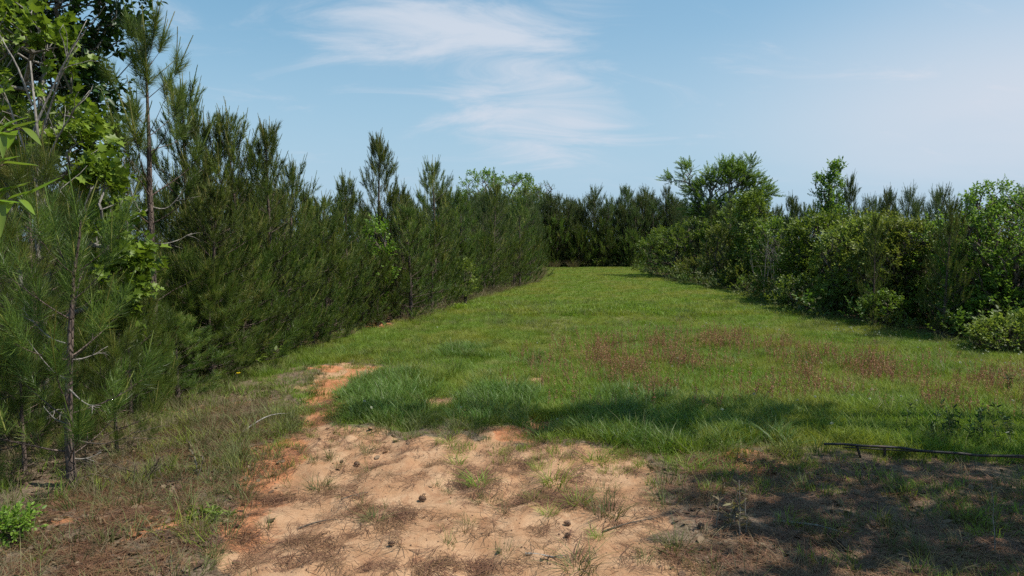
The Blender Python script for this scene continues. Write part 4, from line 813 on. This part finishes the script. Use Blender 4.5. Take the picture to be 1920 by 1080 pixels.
x, y, P = sample(12000, -7.5, -1.2, 4, 12.5, lambda x, y: .13 * litter_mask(x, y) * sstep(-.05, .25, fbm(x * 1.2, y * 1.2, 3, 94)) + .3 * (np.abs(x - xl(y) - .2) < .6) * (y > 8))
scatter('verge_weeds', P, C_SHORT, 6, 'green grass and weeds coming through the left verge', 'grass', .6, 1.5, .25)
# sorrel and clover in the right half of the near field
def sorrel_mesh(seed):
    rs = np.random.default_rng(seed); n = 4; az = rs.random(n) * 6.28; b = np.stack([.09 * rs.normal(size=n), .09 * rs.normal(size=n), 0 * az], -1); h = .34 * (.6 + .7 * rs.random(n))
    tip = b + np.stack([.06 * rs.normal(size=n), .06 * rs.normal(size=n), h], -1); st = prisms(b, tip, np.full(n, .0022), np.full(n, .0012), 3); ps = [(st[0], st[1], np.full(len(st[0]), .2))]
    for k in range(n):
        m = 22; t = .45 + .55 * rs.random(m); c = b[k] + (tip[k] - b[k]) * t[:, None] + rs.normal(0, .008, (m, 3)); d = norm(rs.normal(0, 1, (m, 3)) + UP); s = norm(np.cross(d, rs.normal(0, 1, (m, 3)))) * .006
        V = np.stack([c - s, c + s, c + d * .019], 1).reshape(-1, 3); ps.append((V, np.arange(3 * m).reshape(-1, 3), np.repeat(rs.random(m), 3)))
    V, T, A = join(*ps); return mk('sorrel', V, T, M['sorrel'], A)
C_SOR = protos('sorrel', [sorrel_mesh(600 + k) for k in range(5)])
SOR = gpoly([(1030, 745), (1060, 690), (1160, 655), (1330, 640), (1480, 660), (1700, 690), (1960, 735), (1960, 800), (1700, 770), (1450, 745), (1250, 740), (1150, 755)])
x, y, P = sample(9000, 0, 10, 7.5, 16, lambda x, y: 0.62 * sstep(-1.4, .8, sdpoly(SOR, x, y)) * sstep(-.15, .35, fbm(x * 2.3, y * 2.3, 3, 71)))
scatter('red_sorrel', P, C_SOR, 5, 'reddish sorrel stalks standing in the right part of the field', 'weeds', .5, 1.15, .1)
def clover_mesh(seed):
    rs = np.random.default_rng(seed); st = prisms([[0, 0, 0]], [[.01, 0, .15]], [.0018], [.0014], 3); m = 40; d = norm(rs.normal(0, 1, (m, 3))); c = np.array([.01, 0, .155]); s = norm(np.cross(d, rs.normal(0, 1, (m, 3)))) * .005
    V = np.stack([c + d * .004 - s, c + d * .004 + s, c + d * .016], 1).reshape(-1, 3)
    Vv, T, A = join((V, np.arange(3 * m).reshape(-1, 3), np.repeat(rs.random(m), 3))); return mk('clover', Vv, T, M['clover'], A)
C_CLO = protos('clover', [clover_mesh(620 + k) for k in range(3)])
x, y, P = sample(3600, -2, 10, 7.5, 17, lambda x, y: infield(x, y) * (1 - sstep(.1, .4, bare(x, y))) * .45 * sstep(.0, .35, fbm(x * 1.2, y * 1.2, 3, 73)) * (.2 + .8 * sstep(1, 4, x)))
scatter('clover_flowers', P, C_CLO, 3, 'tiny white clover heads dotted through the field', 'flowers', .8, 1.3, .1)
# leaf litter, pine straw and twigs
def dead_leaf(seed):
    rs = np.random.default_rng(seed); n = 5; V = []; T = []; cu = rs.normal(0, 1.2); fo = .05 + .45 * rs.random(); wd = .22 + .14 * rs.random()
    for i in range(n):
        t = i / (n - 1)
        for c in (-1, 0, 1):
            w = wd * math.sin(math.pi * (.1 + .85 * t)) * (1 + .25 * rs.normal()); V.append((c * w, t - .5, abs(c) * w * fo + .22 * cu * (t - .5) ** 2 + .02 * rs.normal() + .05))
    for i in range(n - 1):
        for c in (0, 1): a = i * 3 + c; T += [(a, a + 1, a + 4), (a, a + 4, a + 3)]
    return mk('dead_leaf', np.array(V) * .066, T, M['litter'], np.full(len(V), rs.random() ** 1.6 * 1.05))
C_LEAF = protos('dead_leaf', [dead_leaf(640 + k) for k in range(9)])
x, y, P = sample(42000, -7, 8, 3.5, 11.5, lambda x, y: (.42 + .35 * (x < 0)) * litter_mask(x, y) * (.35 + 1.3 * np.clip(fbm(x * .8, y * .8, 3, 81) + .3, 0, .8)) * (1 - .5 * sstep(7, 9.5, y)) + .006 + .10 * sstep(.15, .6, sand_mask(x, y)) * sstep(.9, .5, sand_mask(x, y)))
P[:, 2] += .004; scatter('leaf_litter', P, C_LEAF, 9, 'brown and grey dead leaves strewn over the verges', 'dead leaves', .5, 1.25, .35)
def straw_mesh(seed, n, R, mat='straw'):
    rs = np.random.default_rng(seed); base = rs.random() * 3.14; a = base + rs.normal(0, .8, n); c = np.stack([R * rs.normal(0, .5, n), R * rs.normal(0, .5, n), .004 + .012 * rs.random(n)], -1); d = np.stack([np.cos(a), np.sin(a), rs.normal(0, .06, n)], -1); s = np.stack([-np.sin(a), np.cos(a), 0 * a], -1)
    l = (.06 + .07 * rs.random(n))[:, None]; w = .0012 + .0008 * rs.random((n, 1)); bow = s * rs.normal(0, .018, (n, 1))
    V = np.stack([c - d * l - s * w, c - d * l + s * w, c + bow + s * w, c + bow - s * w, c + d * l], 1)
    T = (np.array([[0, 1, 2], [0, 2, 3], [3, 2, 4]])[None] + (np.arange(n) * 5)[:, None, None]).reshape(-1, 3)
    return mk('pine_straw', V.reshape(-1, 3), T, M[mat], np.repeat(rs.random(n), 5))
C_STRAW = protos('pine_straw', [straw_mesh(660 + k, 22, .13) for k in range(6)])
drift = lambda x, y: sstep(.05, .22, fbm(x * 1.5 + .9 * y, y * 3.0 - .5 * x, 4, 83))
x, y, P = sample(20000, -4, 4.5, 3.4, 9.5, lambda x, y: sand_mask(x, y) * (.05 + .32 * drift(x, y)) + .25 * litter_mask(x, y))
P[:, 2] += .004; scatter('pine_straw', P, C_STRAW, 6, 'fallen brown pine needles in drifts on the sand', 'pine straw', .6, 1.3, .05)
C_CRUMB = protos('soil_crumb', [])
def crumb(seed):
    rs = np.random.default_rng(seed); v = np.array([(1, 0, 0), (-1, 0, 0), (0, 1, 0), (0, -1, 0), (0, 0, .8), (0, 0, -.8)]) * (.7 + .5 * rs.random((6, 1))) * .011
    return mk('soil_crumb', v, [(0, 2, 4), (2, 1, 4), (1, 3, 4), (3, 0, 4), (2, 0, 5), (1, 2, 5), (3, 1, 5), (0, 3, 5)], M['cone'])
C_CRUMB = protos('bark_crumb', [crumb(680 + k) for k in range(4)])
x, y, P = sample(14000, -4, 4.5, 3.4, 9.5, lambda x, y: sand_mask(x, y) * (.30 + .5 * drift(x, y)) + .15 * litter_mask(x, y))
scatter('bark_crumbs', P, C_CRUMB, 4, 'small bark crumbs and debris on the sand', 'debris', .2, 1.0, .5)
x, y, P = sample(3400, -3.2, 3, 3.5, 8.6, lambda x, y: sand_mask(x, y) * .24 * sstep(-.1, .2, fbm(x * 1.6, y * 1.6, 2, 85)))
scatter('sand_sprigs', P, C_OLIVE, 5, 'tiny thin grass sprigs scattered over the sand', 'grass', .3, .85, .3)

# ------------------------------------------------------------------ single tufts, cones, sticks and weeds
TUFT = [tuft_mesh('grass_tuft', m, 700 + k, 64, .19, .10, .0062, 1.0, 4, (0, 1), .9) for k, m in enumerate(('grass', 'olive', 'grass', 'lush'))]
def put_one(name, me, px, py, s, label, cat, group=None, dz=0.0, rot=None):
    x, y = ground_pt(px, py); o = newobj(name, me, loc=(x, y, float(gz(x, y)) + dz)); o.scale = (s, s, s); o.rotation_euler = rot or (0, 0, rng.random() * 6.28)
    return tag(o, label, cat, group)
for px, py, s, k, lab in ((597, 918, .85, 1, 'olive grass tuft alone on the left part of the sand'), (895, 918, .95, 0, 'grass tuft beside brown straw in the middle of the sand'), (1040, 908, 1.2, 0, 'largest green tuft on the right part of the sand'),
                          (1118, 868, 1.15, 0, 'wide green tuft near the top right of the sand'), (1010, 880, .7, 2, 'small tuft above the largest green tuft'), (1085, 948, .95, 2, 'tuft on the sand just below and right of the largest'),
                          (1140, 972, 1.2, 1, 'spreading pale tuft at the right border of the sand'), (1085, 1062, 1.1, 1, 'tuft at the bottom of the picture on bare sand'), (858, 868, .75, 0, 'flat little tuft near the upper edge of the sand'), (845, 838, .8, 2, 'upright tuft just below the lush grass'),
                          (1000, 938, .55, 0, 'tiny tuft between the middle and right tufts'), (700, 990, .75, 1, 'thin low tuft in the lower left of the sand'), (690, 862, .55, 1, 'sparse tuft among pine straw near the top left of the sand'), (1030, 968, .6, 2, 'small tuft left of the spreading pale tuft'),
                          (608, 768, .7, 3, 'dark tuft on the sandy track beside the lush grass'), (540, 735, 1.2, 2, 'fresh green tuft left of the sandy track'), (400, 915, 1.0, 1, 'dry-edged tuft where leaf litter meets the sand'), (1025, 825, 1.25, 3, 'round lush clump at the edge of the sand'),
                          (1290, 875, 1.2, 0, 'loose green tuft at the top of the shaded litter'), (1120, 1010, .5, 2, 'tiny sprig on bright sand near the bottom'), (1480, 855, 1.0, 0, 'sunlit tuft left of the fallen rail'), (375, 1000, .8, 0, 'bright little tuft in the leaf litter lower left')):
    put_one('grass_tuft', TUFT[k], px, py, s, lab, 'grass tuft', 'grass tufts on the sand')
def cone_mesh(seed):
    rs = np.random.default_rng(seed); V = []; T = []; prof = [(0, .010), (.012, .022), (.03, .026), (.05, .020), (.066, .010), (.074, .002)]; k = 9
    for z, r in prof:
        for i in range(k): a = i * 6.283 / k; V.append((r * .7 * math.cos(a), r * .7 * math.sin(a), z))
    for q in range(len(prof) - 1):
        for i in range(k): j = (i + 1) % k; T += [(q * k + i, q * k + j, q * k + k + j), (q * k + i, q * k + k + j, q * k + k + i)]
    for q in range(70):                                    # open scales
        f = (q + .5) / 70; z = .072 * f; r = np.interp(z, [p[0] for p in prof], [p[1] for p in prof]); a = q * 2.39996; c, s = math.cos(a), math.sin(a); b = len(V); w = .0065 * (1.15 - .6 * f)
        V += [(r * .5 * c, r * .5 * s, z), (r * 1.25 * c - s * w, r * 1.25 * s + c * w, z + .004), (r * 1.25 * c + s * w, r * 1.25 * s - c * w, z + .004), (r * 1.45 * c, r * 1.45 * s, z + .009)]; T += [(b, b + 1, b + 2), (b + 1, b + 3, b + 2)]
    return mk('pine_cone', np.array(V) * 1.05, T, M['cone'])
CONES = [cone_mesh(k) for k in range(2)]
for k, (px, py, lab) in enumerate(((664, 876, 'dark pine cone left of centre near the top of the sand'), (637, 878, 'small pine cone just left of another near the sand top'), (786, 944, 'pine cone on its side in the left middle of the sand'), (1059, 1010, 'pine cone standing on the bright sand at lower right'), (1070, 988, 'pine cone just above another on the lower right sand'),
                                   (728, 1038, 'pine cone near the bottom of the sand'), (1315, 1005, 'pine cone in the shaded litter right of the sand'))):
    o = put_one('pine_cone', CONES[k % 2], px, py, .5 + .45 * rng.random(), lab, 'pine cone', 'pine cones lying on the sand', .02, (1.35 + .3 * rng.random(), 0, rng.random() * 6.28))
def stick(name, px0, py0, px1, py1, r, label, mat='twig', lift=.03, forks=2, seed=0):
    a = ground_pt(px0, py0); b = ground_pt(px1, py1); rr = newobj(name, None, loc=(a[0], a[1], float(gz(*a)) + .01)); o = bare_branch(rr, (0, 0, 0), (b[0] - a[0], b[1] - a[1], float(gz(*b) - gz(*a))), r, seed, mat, forks, -lift); o.name = 'stick_wood'
    return tag(rr, label, 'stick', 'fallen sticks')
stick('fallen_stick', 455, 812, 560, 785, .010, 'thin pale stick arching over the short grass left of the sand', 'dead', .12, 0, 1)
stick('fallen_stick', 985, 1040, 1060, 1050, .012, 'grey stick in a straw drift near the bottom of the sand', 'grey_bark', .02, 2, 2)
stick('fallen_stick', 1130, 1000, 1260, 970, .007, 'thin dark twig reaching from the shade onto the sand', 'twig', .02, 3, 3)
stick('fallen_stick', 640, 950, 690, 935, .007, 'short dark twig in the straw left of centre', 'twig', .02, 3, 4)
stick('fallen_stick', 1450, 985, 1620, 1010, .010, 'grey twig lying in the shaded leaf litter', 'grey_bark', .03, 3, 5)
stick('fallen_stick', 745, 604, 790, 600, .016, 'pale stick on the red clay under the left pines', 'dead', .03, 1, 6)
stick('fallen_stick', 560, 1000, 640, 985, .008, 'brown twig in the lower left straw', 'twig', .03, 3, 7)
# fallen rail at the right
def low_pt(u, v, z): x, y = ground_pt(u, v); return x * (CAM_H - z) / CAM_H, y * (CAM_H - z) / CAM_H
a = low_pt(1545, 832, .12); b = low_pt(1950, 858, .09); rail = newobj('fallen_rail', None, loc=(a[0], a[1], float(gz(*a)))); tag(rail, 'long dark rusty rail lying propped low along the edge of the right grass', 'rail')
d = np.array([b[0] - a[0], b[1] - a[1], 0]); L0 = np.linalg.norm(d); d /= L0; t = np.linspace(0, 1, 12)[:, None]
tv, tt = tube(np.array([0, 0, .12]) + d * L0 * t + UP * (-.03 * t + .012 * np.sin(t * 7) + .006 * np.sin(t * 23)), np.full(12, .013), 8); newobj('bar', mk('bar', tv, tt, M['metal'], smooth=True), rail)
tv, tt = tube(np.array([0, .05, .085]) + d * (.2 + (L0 - .2) * t) + UP * (-.02 * t), np.full(12, .006), 7); newobj('lower_bar', mk('lower_bar', tv, tt, M['metal'], smooth=True), rail)
for f, tl in ((.16, .05), (.29, .02)):
    p = d * L0 * f; tv, tt = tube([p + UP * .115, p + d * tl * .5 + UP * .03, p + d * tl + UP * -.07], [.014, .013, .010], 8); newobj('leg', mk('leg', tv, tt, M['metal'], smooth=True), rail)
# weeds
def weed(name, px, py, h, n, label, seed, spread=.2, mat='brown_stem', leaf='lush', lean=.12):
    rs = np.random.default_rng(seed); x, y = ground_pt(px, py); r = newobj(name, None, loc=(x, y, float(gz(x, y)))); tag(r, label, 'weed')
    for k in range(n):
        p0 = np.array([rs.normal(0, spread), rs.normal(0, spread * .6), -.02]); hh = h * (.6 + .5 * rs.random()); t = np.linspace(0, 1, 7)[:, None]; ld = np.array([rs.normal(0, lean), rs.normal(0, lean), 0])
        pts = p0 + UP * hh * t + ld * hh * t ** 2 + np.cumsum(rs.normal(0, .006, (7, 3)), 0); tv, tt = tube(pts, .0038 * (1 - .6 * t[:, 0]), 5); st = newobj('stem', mk('stem', tv, tt, M[mat], smooth=True), r)
        m = 26; f = .25 + .75 * rs.random(m); q = np.stack([np.interp(f, t[:, 0], pts[:, c]) for c in range(3)], -1); sp = [leaf_shape('lance') + (np.zeros(9),)]; sp = [(sp[0][0], sp[0][1], np.zeros(len(sp[0][0])))]
        dd = norm(rs.normal(0, 1, (m, 3)) * [1, 1, .4] + UP * .5); R = frames(norm(np.cross(dd, rs.normal(0, 1, (m, 3))))); R = np.stack([np.cross(dd, R[:, :, 2]), dd, R[:, :, 2]], -1)
        v = stamp(sp, np.zeros(m, int), R, q, .05 * (.5 + rs.random(m)), rs.random(m)); newobj('leaves', mk('leaves', v[0], v[1], M[leaf], v[2]), st)
    return r
weed('weed_clump', 1785, 822, .42, 15, 'dark leafless-looking weed clump behind the fallen rail', 1, .20, leaf='oak')
weed('weed_clump', 1880, 830, .46, 5, 'tall thin dark weeds at the right edge behind the rail', 2, .14, leaf='oak')
weed('weed_stalk', 1882, 742, .34, 2, 'single dark stalk standing in the field at the right edge', 3, .03, leaf='oak')
weed('weed_stalk', 1352, 1000, .40, 3, 'pale dry stalks in the shade right of the sand', 4, .05, 'dead', 'dry')
weed('weed_stalk', 1390, 1015, .5, 2, 'thin pale stalk beside the shaded litter right of centre', 5, .03, 'dead', 'dry')
weed('weed_stalk', 1862, 1040, .62, 1, 'tall pale stem standing in the dark bottom right shade', 6, .02, 'dead', 'dry')
weed('weed_stalk', 372, 905, .42, 2, 'thin dry stalk at the left edge of the clay', 7, .05, 'dead', 'dry')
weed('weed_clump', 395, 985, .16, 8, 'low broad-leaved weed among dead leaves at lower left', 8, .07, 'twig', 'vine')
weed('weed_clump', 858, 581, .22, 14, 'small bright lime plant at the foot of the left pine row', 9, .10, 'twig', 'lime')
# a yellow flower by the left pines
x, y = ground_pt(447, 712); r = newobj('yellow_flower', None, loc=(x, y, float(gz(x, y)))); tag(r, 'single small yellow flower at the edge of the left pines', 'flower')
tv, tt = tube([(0, 0, 0), (.01, 0, .07), (.0, .01, .13)], [.003, .0025, .002], 5); newobj('stem', mk('stem', tv, tt, M['lush'], np.zeros(len(tv))), r)
pet = mk('petal', np.array([(0, 0, 0), (.02, .02, .004), (.0, .045, .0), (-.02, .02, .004)]), [(0, 1, 2), (0, 2, 3)], M['yellow'], np.zeros(4))
for k in range(6): o = newobj('petal', pet, r, (0, .01, .13)); o.rotation_euler = (.35, 0, k * 1.047)
# dead grass clumps
DEADG = tuft_mesh('dead_grass_clump', 'dry', 900, 420, .85, .42, .006, .55, 4, (0, 1), .5)
for x, y, s, lab in ((*at_px(1435, 26.3), 1.0, 'tan dead grass clump at the foot of the right thicket'), (*at_px(1475, 25.2), .85, 'pale dead grass clump nearer the broad mid-green shrub'), (*at_px(1075, 55.8), .95, 'tan dead brush under the far row left of the opening'), (*at_px(1040, 55.5), .85, 'brownish dead grass at the far left corner of the lane'), (*at_px(1005, 38.5), .75, 'dead grass at the corner where the left row ends')):
    o = newobj('dead_grass_clump', DEADG, loc=(x, y, float(gz(x, y)))); o.scale = (s * 1.15, s, s); o.rotation_euler = (0, 0, rng.random() * 6); tag(o, lab, 'dead grass', 'dead grass clumps')
# brown brush heap right of the sapling
x, y = ground_pt(262, 898); r = newobj('brush_heap', None, loc=(x, y, float(gz(x, y)))); tag(r, 'heap of thin brown dead twigs right of the slender sapling', 'brush')
rs = np.random.default_rng(77)
for k in range(26):
    s0 = np.array([rs.normal(0, .16), rs.normal(0, .12), 0]); bare_branch(r, s0, s0 + [rs.normal(0, .22), rs.normal(0, .18), .1 + .16 * rs.random()], .005, 300 + k, 'brown_stem', 5, rs.normal(0, .1)).name = 'twig'
